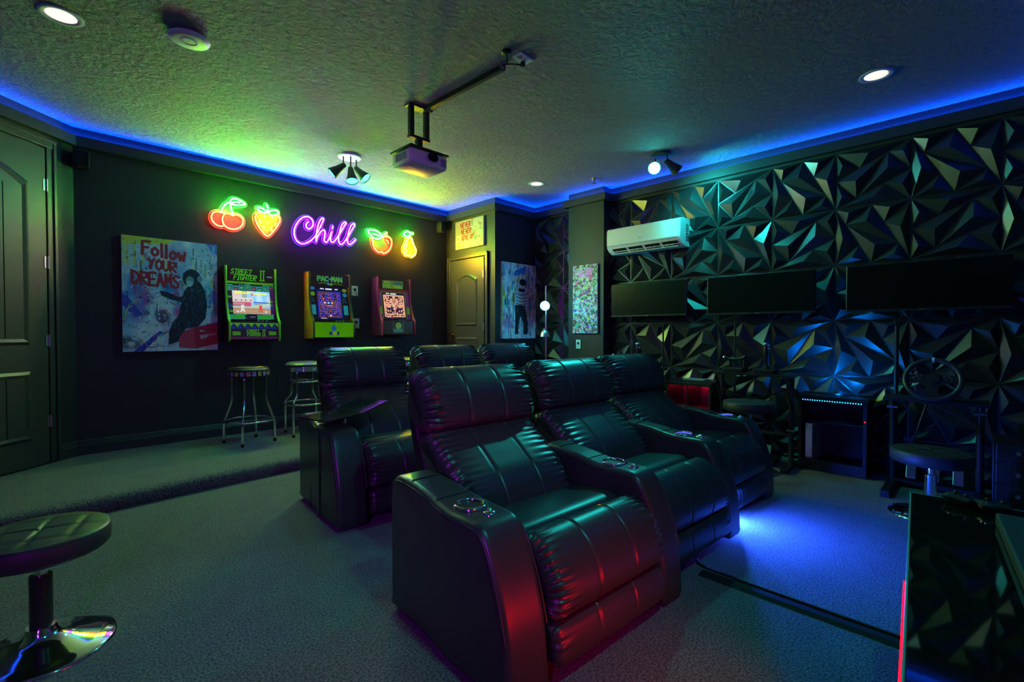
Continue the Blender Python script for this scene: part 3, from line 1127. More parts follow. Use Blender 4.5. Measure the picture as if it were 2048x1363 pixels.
def art_stickers():
    c = Canvas(86, 194, (0.45, 0.5, 0.5))
    for _ in range(1500):
        x, y = rng.uniform(0, 1), rng.uniform(0, 1)
        h = rng.random(3) ** 1.2
        k = rng.integers(4)
        col = [tuple(h * 0.55), (0.55, 0.56, 0.58), (0.03, 0.03, 0.04), tuple(h * 0.75)][k]
        w, hh = rng.uniform(0.015, 0.05), rng.uniform(0.006, 0.02)
        if rng.random() < 0.5:
            c.rect(x - w, y - hh, x + w, y + hh, col)
        else:
            c.ell(x, y, w, w / c.asp, col)
    c.rect(0.22, 0.07, 0.42, 0.17, (0.75, 0.25, 0.85), 0.8)
    c.rect(0.50, 0.05, 0.78, 0.16, (0.75, 0.22, 0.85), 0.8)
    c.rect(0.66, 0.15, 0.76, 0.22, (0.7, 0.05, 0.3))
    return c


framed_canvas('sticker_canvas', 'narrow tall canvas covered in hundreds of small stickers on the pilaster', (4.449, 3.393, 1.071), -PI / 2, 0.343, 0.781, art_stickers(), 0.02)

# ------------------------------------------------------------------ wall arcades
def maze(c, x0, y0, x1, y1, wall, dots, seed, wcol=0.012):
    r = np.random.default_rng(seed)
    nx, ny = 9, 11
    X = lambda i: x0 + (x1 - x0) * i / (2 * nx)
    Yf = lambda j: y0 + (y1 - y0) * j / (2 * ny)
    c.stroke([(x0, y0), (x1, y0), (x1, y1), (x0, y1), (x0, y0)], wcol, wall)
    for i in range(1, nx + 1):
        for j in range(1, 2 * ny - 1, 2):
            k = r.integers(4)
            a = (i, j + 0.5)
            if k == 0:
                b = (i + 1, j + 0.5)
            elif k == 1:
                b = (i, j + 2)
            elif k == 2:
                b = (i, j + 1.5)
            else:
                continue
            for mir in (0, 1):
                P = [(X(a[0]), Yf(a[1])), (X(b[0]), Yf(b[1]))]
                if mir:
                    P = [(x0 + x1 - px, py) for px, py in P]
                c.stroke(P, wcol, wall)
    for j in range(1, 2 * ny, 2):
        for i in range(1, 2 * nx):
            if r.random() < 0.5:
                c.ell(X(i), Yf(j), 0.006, 0.006 / c.asp, dots)


def arcade(name, label, loc, w, h, face, art, screen, side_col, edge_col, bez=0.0):
    """loc lower left back corner on the wall; local x right, y towards the wall is 0, room is -y, z up"""
    r = thing(name, label, 'arcade cabinet', loc)
    ms = mat(name + '_side', side_col, 0.45)
    medge = mat(name + '_edge', edge_col, 0.35)
    mface = mat(name + '_body', face, 0.5)
    # side outline (y,z): top narrow, control deck stands out at the bottom
    out = [(0, 0), (-0.215, 0.0), (-0.225, 0.02), (-0.225, 0.245 * h), (-0.205, 0.27 * h), (-0.165, 0.40 * h), (-0.135, 0.55 * h), (-0.122, 0.70 * h), (-0.120, 0.93 * h), (-0.115, h), (0, h)]
    t = 0.018
    for x in (0, w - t):
        sp = MB().prism(out, x, x + t, lambda a, b, hh: (hh, a, b)).build('side_panel', ms, r)
        pts = [(x + t / 2, a - 0.001, b) for a, b in out[1:-1]]
        MB().tube(smooth_path(pts, 3), 0.0105, 8).build('edge_moulding', medge, sp, smooth=50)
    # marquee, bezel, deck and apron boards between the sides
    def board(y0, z0, y1, z1, nm, cv, m, par=None, off=0.0):
        # sloping board from (y0,z0) bottom to (y1,z1) top
        n = Vector((0, -(z1 - z0), (y1 - y0))).normalized()
        if n.y > 0:
            n = -n
        bb = MB()
        q = [(t, y0, z0), (w - t, y0, z0), (w - t, y1, z1), (t, y1, z1)]
        q2 = [(x, y + 0.012, z) for x, y, z in q]
        bb.add(q + q2, [(0, 1, 2, 3), (7, 6, 5, 4), (0, 4, 5, 1), (1, 5, 6, 2), (2, 6, 7, 3), (3, 7, 4, 0)])
        o = bb.build(nm, mface, r)
        if cv is not None:
            cv.build(nm + '_print', m, o, lambda u, v: (t + u * (w - 2 * t), y1 + (y0 - y1) * v + n.y * 0.0015, z1 + (z0 - z1) * v + n.z * 0.0015))
        return o
    ap, mq, bezel = art
    board(-0.112, 0.80 * h, -0.108, 0.985 * h, 'marquee', mq, M_lit_art)
    bz = board(-0.150, 0.275 * h, -0.085, 0.80 * h, 'bezel', bezel, M_lit_art)
    board(-0.212, 0.012, -0.212, 0.245 * h, 'front_apron', ap, M_lit_art)
    MB().box((w / 2, -0.165, 0.25 * h), (w - 2 * t, 0.10, 0.012), 0.002).build('control_deck', mface, r)
    # screen lies on the bezel
    (sx0, sx1, sv0, sv1), cv = screen

    def sp(u, v):
        vv = sv0 + (sv1 - sv0) * v
        y = -0.085 + (-0.150 + 0.085) * vv
        z = 0.80 * h + (0.275 - 0.80) * h * vv
        return (t + (sx0 + (sx1 - sx0) * u) * (w - 2 * t), y - 0.004, z + 0.0)
    cv.build('screen', M_lit_print, bz, sp)
    js = MB().cyl((w * 0.36, -0.175, 0.25 * h), (w * 0.36, -0.18, 0.25 * h + 0.05), 0.004, n=8)
    js.lathe([(0.0, -0.012), (0.009, -0.009), (0.012, 0), (0.009, 0.009), (0.0, 0.012)], (w * 0.36, -0.18, 0.25 * h + 0.055), 12)
    js.build('joystick', M_black if bez else mat(name + '_ball', (0.6, 0.02, 0.02), 0.3), r, smooth=50)
    for k, cc in enumerate(((0.6, 0.7), (0.68, 0.72), (0.76, 0.7))):
        MB().cyl((w * cc[0], -0.17, 0.25 * h), (w * cc[0], -0.17, 0.25 * h + 0.014), 0.010, n=12).build('button', M_paper, r, smooth=40)
    return r


GR = (0.16, 0.62, 0.02)


def sf_art():
    ap = Canvas(150, 54, (0.03, 0.015, 0.04))
    for i in range(8):
        x = i / 7
        ap.poly([(x - 0.08, 0.04), (x + 0.08, 0.04), (x, 0.30)], (0.15, 0.5, 0.03))
        ap.poly([(x - 0.02, 0.38), (x + 0.12, 0.38), (x + 0.05, 0.10)], (0.02, 0.05, 0.3))
    ap.rect(0, 0.86, 1, 1, (0.12, 0.02, 0.10))
    ap.text('STREET', 0.32, 0.44, 0.17, GR, 0.010, slant=0.35, adv=0.75, fit=0.26)
    ap.text('FIGHTER', 0.34, 0.64, 0.17, GR, 0.010, slant=0.35, adv=0.75, fit=0.27)
    ap.text('II', 0.65, 0.44, 0.37, GR, 0.012, slant=0.2, adv=0.6, fit=0.07)
    for x in (0.05, 0.8):
        for k in range(5):
            ap.stroke([(x, 0.55 + k * 0.05), (x + 0.15, 0.58 + k * 0.04)], 0.012, (0.12, 0.5, 0.03))
    mq = Canvas(170, 54, (0.03, 0.008, 0.012))
    mq.text('STREET', 0.08, 0.12, 0.36, GR, 0.017, slant=0.45, adv=0.78, fit=0.42)
    mq.text('FIGHTER', 0.14, 0.52, 0.38, GR, 0.017, slant=0.45, adv=0.75, fit=0.46)
    mq.text('II', 0.68, 0.12, 0.74, GR, 0.020, slant=0.15, adv=0.62, fit=0.11)
    mq.rect(0.84, 0.5, 0.96, 0.6, (0.3, 0.35, 0.4))
    bz = Canvas(96, 92, (0.02, 0.012, 0.03))
    bz.rect(0, 0, 1, 0.05, (0.15, 0.55, 0.03))
    for i in range(8):
        x = i / 8 + 0.01
        dy = 0.03 * math.sin(i * 1.7)
        bz.rect(x, 0.09 + dy, x + 0.115, 0.24 + dy, (0.05, 0.45, 0.45))
        bz.rect(x + 0.012, 0.11 + dy, x + 0.103, 0.22 + dy, [(0.04, 0.12, 0.02), (0.10, 0.02, 0.08), (0.02, 0.04, 0.2)][i % 3])
        bz.ell(x + 0.055, 0.17 + dy, 0.03, 0.035, [(0.2, 0.5, 0.05), (0.1, 0.3, 0.4), (0.4, 0.1, 0.1)][(i + 1) % 3])
    bz.rect(0.93, 0.15, 1, 0.85, (0.14, 0.0, 0.16))
    for x in (0.05, 0.9):
        bz.blobs(0, [GR])
        for k in range(6):
            bz.ell(x + rng.uniform(-.04, .04), rng.uniform(0.4, 0.78), 0.04, 0.03, [(0.1, 0.4, 0.03), (0.02, 0.05, 0.25)][k % 2])
    for x in (0.03, 0.60):
        bz.poly([(x, 0.86), (x + 0.36, 0.84), (x + 0.36, 0.97), (x, 0.985)], (0.05, 0.45, 0.45))
        bz.poly([(x + 0.02, 0.875), (x + 0.34, 0.855), (x + 0.34, 0.955), (x + 0.02, 0.97)], (0.06, 0.5, 0.03))
    bz.rect(0.45, 0.9, 0.56, 0.94, (0.2, 0.2, 0.3))
    return ap, mq, bz


def sf_screen():
    c = Canvas(90, 60, (0.28, 0.5, 0.85))
    c.blobs(8, [(0.6, 0.75, 0.95)], (0.05, 0.12), 0.6, (0.1, 0.4))
    c.rect(0, 0, 0.54, 0.62, (0.75, 0.52, 0.5))
    c.rect(0.20, 0, 0.27, 0.3, (0.55, 0.62, 0.7))
    c.rect(0.25, 0, 0.38, 0.3, (0.35, 0.38, 0.3))
    c.rect(0.38, 0.05, 0.54, 0.3, (0.35, 0.55, 0.85))
    c.rect(0, 0.30, 0.54, 0.34, (0.85, 0.7, 0.62))
    for x in (0.08, 0.23, 0.34, 0.47):
        c.ell(x, 0.41, 0.02, 0.03, (0.02, 0.05, 0.04))
    c.rect(0, 0.49, 0.48, 0.66, (0.6, 0.08, 0.15))
    c.rect(0.48, 0.48, 0.54, 0.62, (0.3, 0.5, 0.8))
    for x in np.linspace(0.05, 0.28, 5):
        c.ell(x, 0.56, 0.02, 0.05, (0.25, 0.4, 0.35))
    c.rect(0.54, 0.47, 1, 0.52, (0.04, 0.1, 0.4))
    c.poly([(0, 0.66), (0.4, 0.68), (0.65, 0.58), (1, 0.52), (1, 0.62), (0.8, 0.72), (0.4, 0.74), (0, 0.72)], (0.5, 0.52, 0.42))
    c.poly([(0.55, 0.56), (0.85, 0.52), (0.8, 0.55), (0.6, 0.6)], (0.2, 0.25, 0.15))
    c.poly([(0.88, 0.32), (1, 0.30), (1, 0.50), (0.95, 0.48)], (0.7, 0.6, 0.6))
    c.rect(0, 0.73, 1, 1, (0.48, 0.26, 0.16))
    for y in (0.79, 0.86, 0.93):
        c.rect(0, y, 1, y + 0.012, (0.35, 0.17, 0.1))
    c.rect(0.08, 0.075, 0.48, 0.12, (0.95, 0.85, 0.02))
    c.rect(0.55, 0.085, 0.92, 0.13, (0.95, 0.85, 0.02))
    c.rect(0.49, 0.08, 0.54, 0.2, (0.7, 0.15, 0.1))
    for x, a in ((0.25, (0.75, 0.72, 0.65)), (0.73, (0.75, 0.06, 0.03))):
        # two plain standing blobs of colour, no faces
        c.poly([(x - 0.04, 0.62), (x + 0.04, 0.62), (x + 0.03, 0.76), (x + 0.06, 0.92), (x + 0.02, 0.92), (x, 0.8), (x - 0.03, 0.92), (x - 0.07, 0.92), (x - 0.035, 0.76)], a)
    c.ell(0.12, 0.9, 0.03, 0.035, (0.7, 0.7, 0.72))
    c.ell(0.87, 0.9, 0.03, 0.035, (0.7, 0.7, 0.72))
    return c


arcade('green_arcade', 'wall-mounted fighting arcade cabinet with bright green edges', (1.235, 5.099, 1.005), 0.452, 0.70, (0.02, 0.012, 0.02), sf_art(),
       ((0.11, 0.90, 0.24, 0.84), sf_screen()), (0.015, 0.012, 0.012), (0.22, 0.60, 0.03), bez=1)


def pm_art():
    ap = Canvas(96, 40, (0.14, 0.62, 0.0))
    ap.poly([(0.37, 0.62), (0.62, 0.62), (0.62, 0.85), (0.37, 0.85)], (0.01, 0.04, 0.2))
    ap.ell(0.49, 0.42, 0.06, 0.22, (0.03, 0.2, 0.55))
    ap.ell(0.51, 0.72, 0.07, 0.13, (0.35, 0.6, 0.03))
    mq = Canvas(170, 60, (0.03, 0.015, 0.02))
    for k, (dx, col, w) in enumerate(((0.0, (0.02, 0.35, 0.3), 0.040), (0.0, (0.22, 0.7, 0.02), 0.022))):
        mq.text('PAC-MAN', 0.19, 0.22, 0.38, col, w, adv=0.75, fit=0.62)
    for x0, x1, y in ((0.22, 0.44, 0.80), (0.56, 0.80, 0.82)):
        mq.stroke([(x0, y), ((x0 + x1) / 2, y - 0.05), (x1, y)], 0.018, (0.15, 0.5, 0.02))
    mq.ell(0.46, 0.82, 0.03, 0.12, (0.05, 0.4, 0.6))
    mq.ell(0.53, 0.85, 0.035, 0.10, (0.3, 0.6, 0.02))
    bz = Canvas(96, 104, (0.015, 0.01, 0.015))
    for x in (0.07, 0.90):
        bz.ell(x, 0.08 if x < .5 else 0.10, 0.065, 0.05, (0.03, 0.30, 0.5) if x < .5 else (0.25, 0.5, 0.02))
        bz.ell(x, 0.24, 0.06, 0.06, (0.2, 0.55, 0.02) if x < .5 else (0.03, 0.3, 0.5))
        bz.stroke([(x - 0.06, 0.50), (x - 0.06, 0.36), (x, 0.36), (x, 0.46), (x + 0.05, 0.46)], 0.012, (0.02, 0.2, 0.25))
        bz.rect(x - 0.06, 0.56, x + 0.06, 0.84, (0.03, 0.5, 0.52))
    return ap, mq, bz


def pm_screen():
    c = Canvas(80, 104, (0.004, 0.004, 0.02))
    maze(c, 0.03, 0.13, 0.97, 0.93, (0.02, 0.03, 0.75), (0.7, 0.3, 0.1), 3, 0.022)
    maze(c, 0.08, 0.17, 0.92, 0.90, (0.55, 0.15, 0.05), (0.8, 0.4, 0.15), 5, 0.012)
    c.rect(0.15, 0.03, 0.3, 0.06, WHITE)
    c.rect(0.36, 0.03, 0.62, 0.07, WHITE)
    c.rect(0.75, 0.03, 0.88, 0.06, WHITE)
    for x, y, col in ((0.25, 0.36, (0.9, 0.1, 0.05)), (0.30, 0.48, (0.85, 0.5, 0.5)), (0.45, 0.48, (0.3, 0.8, 0.8)), (0.60, 0.48, (0.9, 0.5, 0.15)), (0.5, 0.88, (0.95, 0.85, 0.02))):
        c.ell(x, y, 0.04, 0.028, col)
    c.rect(0.34, 0.555, 0.68, 0.575, (0.8, 0.2, 0.1))
    c.rect(0.1, 0.955, 0.36, 0.975, (0.6, 0.6, 0.6))
    return c


arcade('yellow_arcade', 'wall-mounted maze arcade cabinet with yellow side and lime front', (2.005, 5.099, 1.018), 0.462, 0.70, (0.02, 0.015, 0.02), pm_art(),
       ((0.17, 0.80, 0.04, 0.98), pm_screen()), (0.62, 0.36, 0.02), (0.05, 0.06, 0.06))


def ms_art():
    ap = Canvas(90, 36, (0.035, 0.018, 0.01))
    ap.stroke([(0.33, 0.05), (0.34, 0.85), (0.64, 0.85), (0.66, 0.05)], 0.02, (0.12, 0.14, 0.10))
    ap.ell(0.50, 0.36, 0.10, 0.26, (0.22, 0.4, 0.03))
    ap.rect(0.36, 0.58, 0.64, 0.82, (0.05, 0.25, 0.2))
    mq = Canvas(150, 56, (0.04, 0.02, 0.012))
    mq.rect(0.14, 0.18, 0.80, 0.92, (0.14, 0.32, 0.04))
    mq.rect(0.50, 0.30, 0.78, 0.52, (0.04, 0.16, 0.25))
    mq.text('MS.', 0.20, 0.24, 0.26, (0.4, 0.75, 0.05), 0.016, adv=0.75, fit=0.22)
    mq.text('PAC-MAN', 0.17, 0.58, 0.28, (0.4, 0.75, 0.05), 0.016, adv=0.72, fit=0.58)
    bz = Canvas(90, 100, (0.03, 0.012, 0.01))
    bz.rect(0.0, 0.0, 1, 0.07, (0.16, 0.02, 0.05))
    for x in (0.0, 0.90):
        bz.rect(x, 0.08, x + 0.10, 0.58, (0.16, 0.03, 0.20))
        bz.rect(x, 0.58, x + 0.10, 0.82, (0.14, 0.40, 0.03))
        bz.rect(x, 0.82, x + 0.10, 1, (0.16, 0.03, 0.20))
    bz.stroke([(0.12, 0.98), (0.12, 0.09), (0.88, 0.09), (0.88, 0.98)], 0.015, (0.2, 0.35, 0.03))
    return ap, mq, bz


def ms_screen():
    c = Canvas(80, 100, (0.01, 0.006, 0.03))
    maze(c, 0.04, 0.11, 0.96, 0.93, (0.85, 0.30, 0.16), (0.6, 0.4, 0.5), 11, 0.05)
    maze(c, 0.04, 0.11, 0.96, 0.93, (0.95, 0.55, 0.35), (0.8, 0.6, 0.6), 11, 0.022)
    c.rect(0.15, 0.02, 0.3, 0.05, WHITE)
    c.rect(0.36, 0.02, 0.62, 0.06, WHITE)
    for x, y, col in ((0.34, 0.36, (0.8, 0.3, 0.7)), (0.45, 0.50, (0.3, 0.8, 0.8)), (0.6, 0.58, (0.9, 0.15, 0.1)), (0.33, 0.9, (0.95, 0.8, 0.1))):
        c.ell(x, y, 0.04, 0.03, col)
    c.rect(0.1, 0.955, 0.4, 0.975, (0.5, 0.4, 0.6))
    return c


arcade('maroon_arcade', 'wall-mounted maze arcade cabinet with maroon sides and brown front', (2.79, 5.099, 1.048), 0.455, 0.68, (0.05, 0.025, 0.02), ms_art(),
       ((0.16, 0.84, 0.11, 0.96), ms_screen()), (0.14, 0.045, 0.045), (0.45, 0.05, 0.10))

# two wall plates with flat covers beside the yellow cabinet
def wall_plate(name, label, loc, w, h, rz=0.0):
    r = thing(name, label, 'wall plate', loc, rz)
    MB().box((w / 2, -0.004, h / 2), (w, 0.008, h), 0.003).build('cover', M_paper, r)
    MB().box((w / 2, -0.012, h * 0.62), (w * 0.35, 0.010, h * 0.28), 0.003).build('plug', M_black, r)
    return r


a = wall_plate('wall_plate', 'pale wall plate with a black plug at top right of the yellow cabinet', (2.535, 5.099, 1.50), 0.078, 0.112)
MB().tube(smooth_path([(0.045, -0.015, 0.06), (0.06, -0.02, 0.0), (0.06, -0.015, -0.12), (0.05, -0.014, -0.25)], 5), 0.003, 6).build('cord', M_black, a, smooth=60)
wall_plate('wall_plate', 'pale wall plate with a plug low beside the yellow cabinet', (2.552, 5.099, 1.129), 0.075, 0.112)
wall_plate('wall_outlet', 'pale outlet plate below the sticker canvas on the pilaster', (4.449, 3.358, 0.892), 0.066, 0.104, -PI / 2)

# two small surround speakers high on the arcade wall
for loc, w, lb in (((0.235, 5.099, 2.375), 0.078, 'small dark wall speaker high above the entry door corner'), ((3.725, 5.099, 2.39), 0.055, 'small dark wall speaker in the corner beside the closet door')):
    r = thing('wall_speaker', lb, 'speaker', loc, group='surround speakers on the arcade wall')
    MB().box((w / 2, -0.05, 0.065), (w, 0.10, 0.13), 0.004).build('housing', M_trim, r)
    MB().box((w / 2, -0.102, 0.065), (w * 0.86, 0.006, 0.118), 0.002).build('grille', M_blackmat, r)

# ------------------------------------------------------------------ recliners
def ring(prof, per=5):
    return smooth_path(prof, per, closed=True)


def pleat(xa, xb, amp, freq, reach, seams=(), sw=0.006, sd=0.010, lohi=None):
    """gathers near both ends and sewn seams across the width"""
    def d(x, l, p):
        e = min(x - xa, xb - x)
        g = math.exp(-(e / reach) ** 1.5)
        ph = 2.2 * math.sin(l * 9.0) + 1.5 * math.sin(l * 31.0 + 2.0)
        v = amp * g * (math.sin(l * freq + ph) * 0.6 + 0.4 * math.sin(l * freq * 1.9 + 1.3 + x * 20))
        v -= amp * 0.7 * g
        for sx in seams:
            v -= sd * math.exp(-((x - sx) / sw) ** 2)
            v += sd * 0.25 * math.exp(-((x - sx) / (sw * 4)) ** 2)
        return v
    return d


def xs_for(xa, xb, r, n_end=7, step=0.012, seams=()):
    xs = set()
    for k in range(n_end + 1):
        t = r * (1 - math.cos(PI / 2 * k / n_end))
        xs.add(round(xa + t, 5))
        xs.add(round(xb - t, 5))
    x = xa + r
    while x < xb - r:
        xs.add(round(x, 5))
        x += step
    for s in seams:
        for k in (-0.008, -0.004, 0, 0.004, 0.008):
            xs.add(round(s + k, 5))
    xs = sorted(xs)
    ins = []
    for x in xs:
        e = min(x - xa, xb - x)
        ins.append(r - math.sqrt(max(0, r * r - (r - e) ** 2)) if e < r else 0.0)
    return xs, ins


def cushion(prof, xa, xb, r, amp=0.0, freq=120, reach=0.06, seams=(), per=12, sd=0.005):
    pr = ring(prof, per)
    xs, ins = xs_for(xa, xb, r, seams=seams)
    mb = MB()
    mb.loft(pr, xs, ins, pleat(xa, xb, amp, freq, reach, seams, sd=sd) if (amp or seams) else None)
    return mb


HW = 0.305            # half of the seat width
AX = 0.387            # arm centre line
arm_up = [(0.432, 0.25), (0.430, 0.44), (0.418, 0.505), (0.37, 0.533), (0.28, 0.533), (0.18, 0.525), (0.08, 0.510), (0.0, 0.503), (-0.08, 0.503),
          (-0.14, 0.499), (-0.178, 0.470), (-0.215, 0.40), (-0.250, 0.31), (-0.275, 0.22), (-0.288, 0.12)]


def dense(poly, n=6):
    out = []
    for i in range(len(poly)):
        a, b = poly[i], poly[(i + 1) % len(poly)]
        for k in range(n):
            out.append((a[0] + (b[0] - a[0]) * k / n, a[1] + (b[1] - a[1]) * k / n))
    return out


def arm_half(y):
    t = min(1, max(0, (0.30 - y) / 0.30))
    t = t * t * (3 - 2 * t)
    b = math.exp(-((y + 0.0) / 0.10) ** 2)
    return 0.064 + 0.008 * t + 0.006 * b


def make_arm(parent, x, nm='armrest', panels=False, tray=False, wf=1.0, glow=False):
    def armw(y):
        return arm_half(y) * wf
    w = 0.09
    xs, ins = xs_for(-w, w, 0.028, step=0.03)
    pr = smooth_path(arm_up, 4) + [(-0.291, 0.07), (-0.292, 0.03), (-0.285, 0.014), (-0.20, 0.012), (0.0, 0.012), (0.2, 0.012), (0.42, 0.012), (0.431, 0.025), (0.432, 0.12)]
    mb = MB().loft(pr, xs, ins, None)
    mb.xf(lambda a, b, c: (x + a / w * armw(b), b, c))
    arm = mb.build(nm, M_leather, parent, smooth=50)
    # piping on the outer and the inner top edge
    for sgn in (-1, 1):
        q = [(x + sgn * (armw(b) - 0.004), b, c - 0.018) for b, c in arm_up[1:14]]
        MB().tube(smooth_path(q, 4), 0.0032, 6).build('piping', M_piping, arm, smooth=60)
    for yy, zz in ((0.28, 0.533), (0.10, 0.512)):
        q = [(x + a * armw(yy), yy, zz + 0.0012 - 0.028 * max(0, (abs(a) - 0.72) / 0.28) ** 2) for a in np.linspace(-0.92, 0.92, 13)]
        MB().tube(q, 0.0028, 5).build('top_seam', M_blackmat, arm, smooth=60)
    if panels:
        for yy in (-0.02, 0.18):
            for sgn in (-1,):
                q = [(x + sgn * (armw(yy) + 0.0005), yy, z) for z in (0.02, 0.25, 0.47)]
                MB().tube(q, 0.003, 5).build('side_seam', M_blackmat, arm)
    if not tray:
        cup(arm, x, 0.0, 0.503, glow)
    return arm


M_cupin = mat('cup_liner', (0.02, 0.02, 0.025), 0.25, metal=0.6)
M_cupglow = emitter('cup_ring_glow', (0.10, 0.10, 1.0), 2.5)


def cup(arm, x, y, z, glow=False):
    c = MB()
    c.lathe([(0.0435, 0.004), (0.0445, 0.009), (0.049, 0.011), (0.0555, 0.008), (0.0575, 0.001), (0.055, -0.002)], (x, y, z), 40, caps=False)
    c.build('cup_holder_rim', M_chrome, arm, smooth=60)
    MB().lathe([(0.0, -0.0005), (0.038, -0.0005), (0.0435, 0.004)], (x, y, z), 32, caps=False).build('cup_holder_well', M_cupin, arm, smooth=50)
    MB().lathe([(0.050, 0.0), (0.0585, 0.002), (0.064, 0.0)], (x, y, z), 40, caps=False).build('cup_holder_seat', M_black, arm, smooth=60)
    if glow:
        MB().lathe([(0.0385, 0.0008), (0.0430, 0.0042)], (x, y, z), 36, caps=False).build('cup_light', M_cupglow, arm)
    p = MB().lathe([(0.0, 0.012), (0.010, 0.0115), (0.019, 0.008), (0.024, 0.002), (0.025, -0.002)], (x + 0.005, y - 0.095, z), 24)
    p.build('recline_switch', M_chrome, arm, smooth=60)
    MB().lathe([(0.0, 0.0165), (0.006, 0.0155), (0.008, 0.011)], (x + 0.005, y - 0.095, z), 14).build('switch_button', M_steel, arm, smooth=60)


SEAMS = (-0.10, 0.10)
head_prof = [(0.455, 0.655), (0.415, 0.675), (0.402, 0.715), (0.412, 0.775), (0.440, 0.840), (0.485, 0.892), (0.535, 0.918), (0.585, 0.918), (0.625, 0.885), (0.640, 0.82), (0.625, 0.74), (0.58, 0.67), (0.51, 0.64)]
back_prof = [(0.150, 0.36), (0.165, 0.43), (0.215, 0.50), (0.285, 0.555), (0.355, 0.605), (0.415, 0.650), (0.455, 0.668), (0.51, 0.65), (0.545, 0.60), (0.47, 0.47), (0.36, 0.34), (0.24, 0.30)]
seat_prof = [(0.26, 0.33), (0.25, 0.375), (0.12, 0.397), (0.0, 0.412), (-0.06, 0.414), (-0.095, 0.398), (-0.107, 0.36), (-0.05, 0.29), (0.12, 0.28), (0.24, 0.29)]
front_prof = [(-0.090, 0.34), (-0.104, 0.392), (-0.130, 0.420), (-0.170, 0.428), (-0.215, 0.413), (-0.258, 0.378), (-0.292, 0.328), (-0.310, 0.272), (-0.307, 0.228), (-0.285, 0.198), (-0.22, 0.19), (-0.13, 0.24), (-0.095, 0.29)]
leg_prof = [(-0.25, 0.185), (-0.280, 0.187), (-0.300, 0.168), (-0.312, 0.13), (-0.316, 0.09), (-0.306, 0.065), (-0.28, 0.058), (-0.24, 0.065), (-0.23, 0.12)]


def make_recliner(name, label, loc, rz, left_arm, right_arm, zs=1.0, group=None, panels=False, tray=False, glow=False):
    r = thing(name, label, 'recliner', loc, rz, group)
    cushion(back_prof, -HW + 0.004, HW - 0.004, 0.05, 0.011, 210, 0.075, SEAMS).build('backrest', M_leather, r, smooth=70)
    cushion(head_prof, -HW - 0.008, HW + 0.008, 0.06, 0.013, 250, 0.080, SEAMS).build('headrest', M_leather, r, smooth=70)
    cushion(seat_prof, -HW, HW, 0.03, 0.0, seams=()).build('seat', M_leather, r, smooth=70)
    cushion(front_prof, -HW, HW, 0.04, 0.012, 260, 0.045, (-0.10, 0.10)).build('leg_rest_cushion', M_leather, r, smooth=70)
    cushion(leg_prof, -HW, HW, 0.03, 0.004, 130, 0.04, (-0.10, 0.10), sd=0.004).build('leg_rest_panel', M_leather, r, smooth=70)
    # back shell and base
    sh = MB()
    sh.loft(smooth_path([(0.47, 0.03), (0.50, 0.30), (0.60, 0.62), (0.645, 0.80), (0.655, 0.86), (0.625, 0.87), (0.57, 0.70), (0.44, 0.42), (0.40, 0.25), (0.40, 0.03)], 4, closed=True),
            *xs_for(-HW + 0.012, HW - 0.012, 0.02, step=0.05))
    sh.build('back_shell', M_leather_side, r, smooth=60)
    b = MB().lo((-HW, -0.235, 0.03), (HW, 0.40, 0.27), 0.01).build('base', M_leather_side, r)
    for sx in (-0.24, 0.24):
        for sy in (-0.12, 0.32):
            MB().cyl((sx, sy, 0.0), (sx, sy, 0.035), 0.022, n=14).build('foot', M_black, b, smooth=40)
    if left_arm:
        make_arm(r, -0.400, panels=panels, tray=tray, wf=1.2)
    if right_arm:
        make_arm(r, AX, glow=glow)
    if zs != 1.0:
        r.scale.z = zs
    return r


RZ = math.radians(-4.0)
FR = [(1.412, 1.172), (2.195, 1.215), (2.985, 1.275)]
LF = ['nearest black leather recliner of the front row, with armrests on both sides',
      'middle black leather recliner of the front row', 'black leather recliner of the front row nearest the panelled wall']
front_row = []
for k, (x, y) in enumerate(FR):
    front_row.append(make_recliner('recliner', LF[k], (x, y, 0), RZ, k == 0, True, group='front row of recliners', glow=k > 0))
BR_ = [(1.632, 2.672), (2.425, 2.72), (3.215, 2.785)]
LB = ['nearest black recliner of the rear row, with a swivel tray on its arm',
      'middle black leather recliner of the rear row', 'black recliner of the rear row nearest the closet door']
for k, (x, y) in enumerate(BR_):
    make_recliner('recliner', LB[k], (x, y, 0), math.radians(-5.0), k == 0, True, zs=1.055, group='rear row of recliners', panels=True, tray=(k == 0))

# swivel tray on the first rear recliner
tr = thing('swivel_tray', 'thin black tray table mounted on the rear recliner arm', 'tray', (1.205, 2.715, 0.558), math.radians(11))
pl = MB()
for (x0, x1, z0, z1) in ((-0.11, 0.14, 0.022, 0.034), (0.14, 0.33, 0.034, 0.085)):
    pl.add([(x0, -0.13, z0), (x1, -0.13, z1), (x1, 0.13, z1), (x0, 0.13, z0), (x0, -0.13, z0 + 0.008), (x1, -0.13, z1 + 0.008), (x1, 0.13, z1 + 0.008), (x0, 0.13, z0 + 0.008)],
           [(0, 3, 2, 1), (4, 5, 6, 7), (0, 1, 5, 4), (1, 2, 6, 5), (2, 3, 7, 6), (3, 0, 4, 7)])
pl.build('tray_top', mat('gloss_black_tray', (0.015, 0.015, 0.015), 0.12, spec=0.6), tr)
MB().cyl((0.0, 0, 0.0), (0.0, 0, 0.024), 0.02, n=16).build('swivel_post', M_chrome, tr, smooth=40)
MB().lathe([(0.0, -0.03), (0.008, -0.028), (0.012, -0.02), (0.008, -0.01), (0.004, 0.0)], (0.02, -0.125, 0.026), 12).build('lock_knob', M_chrome, tr, smooth=60)

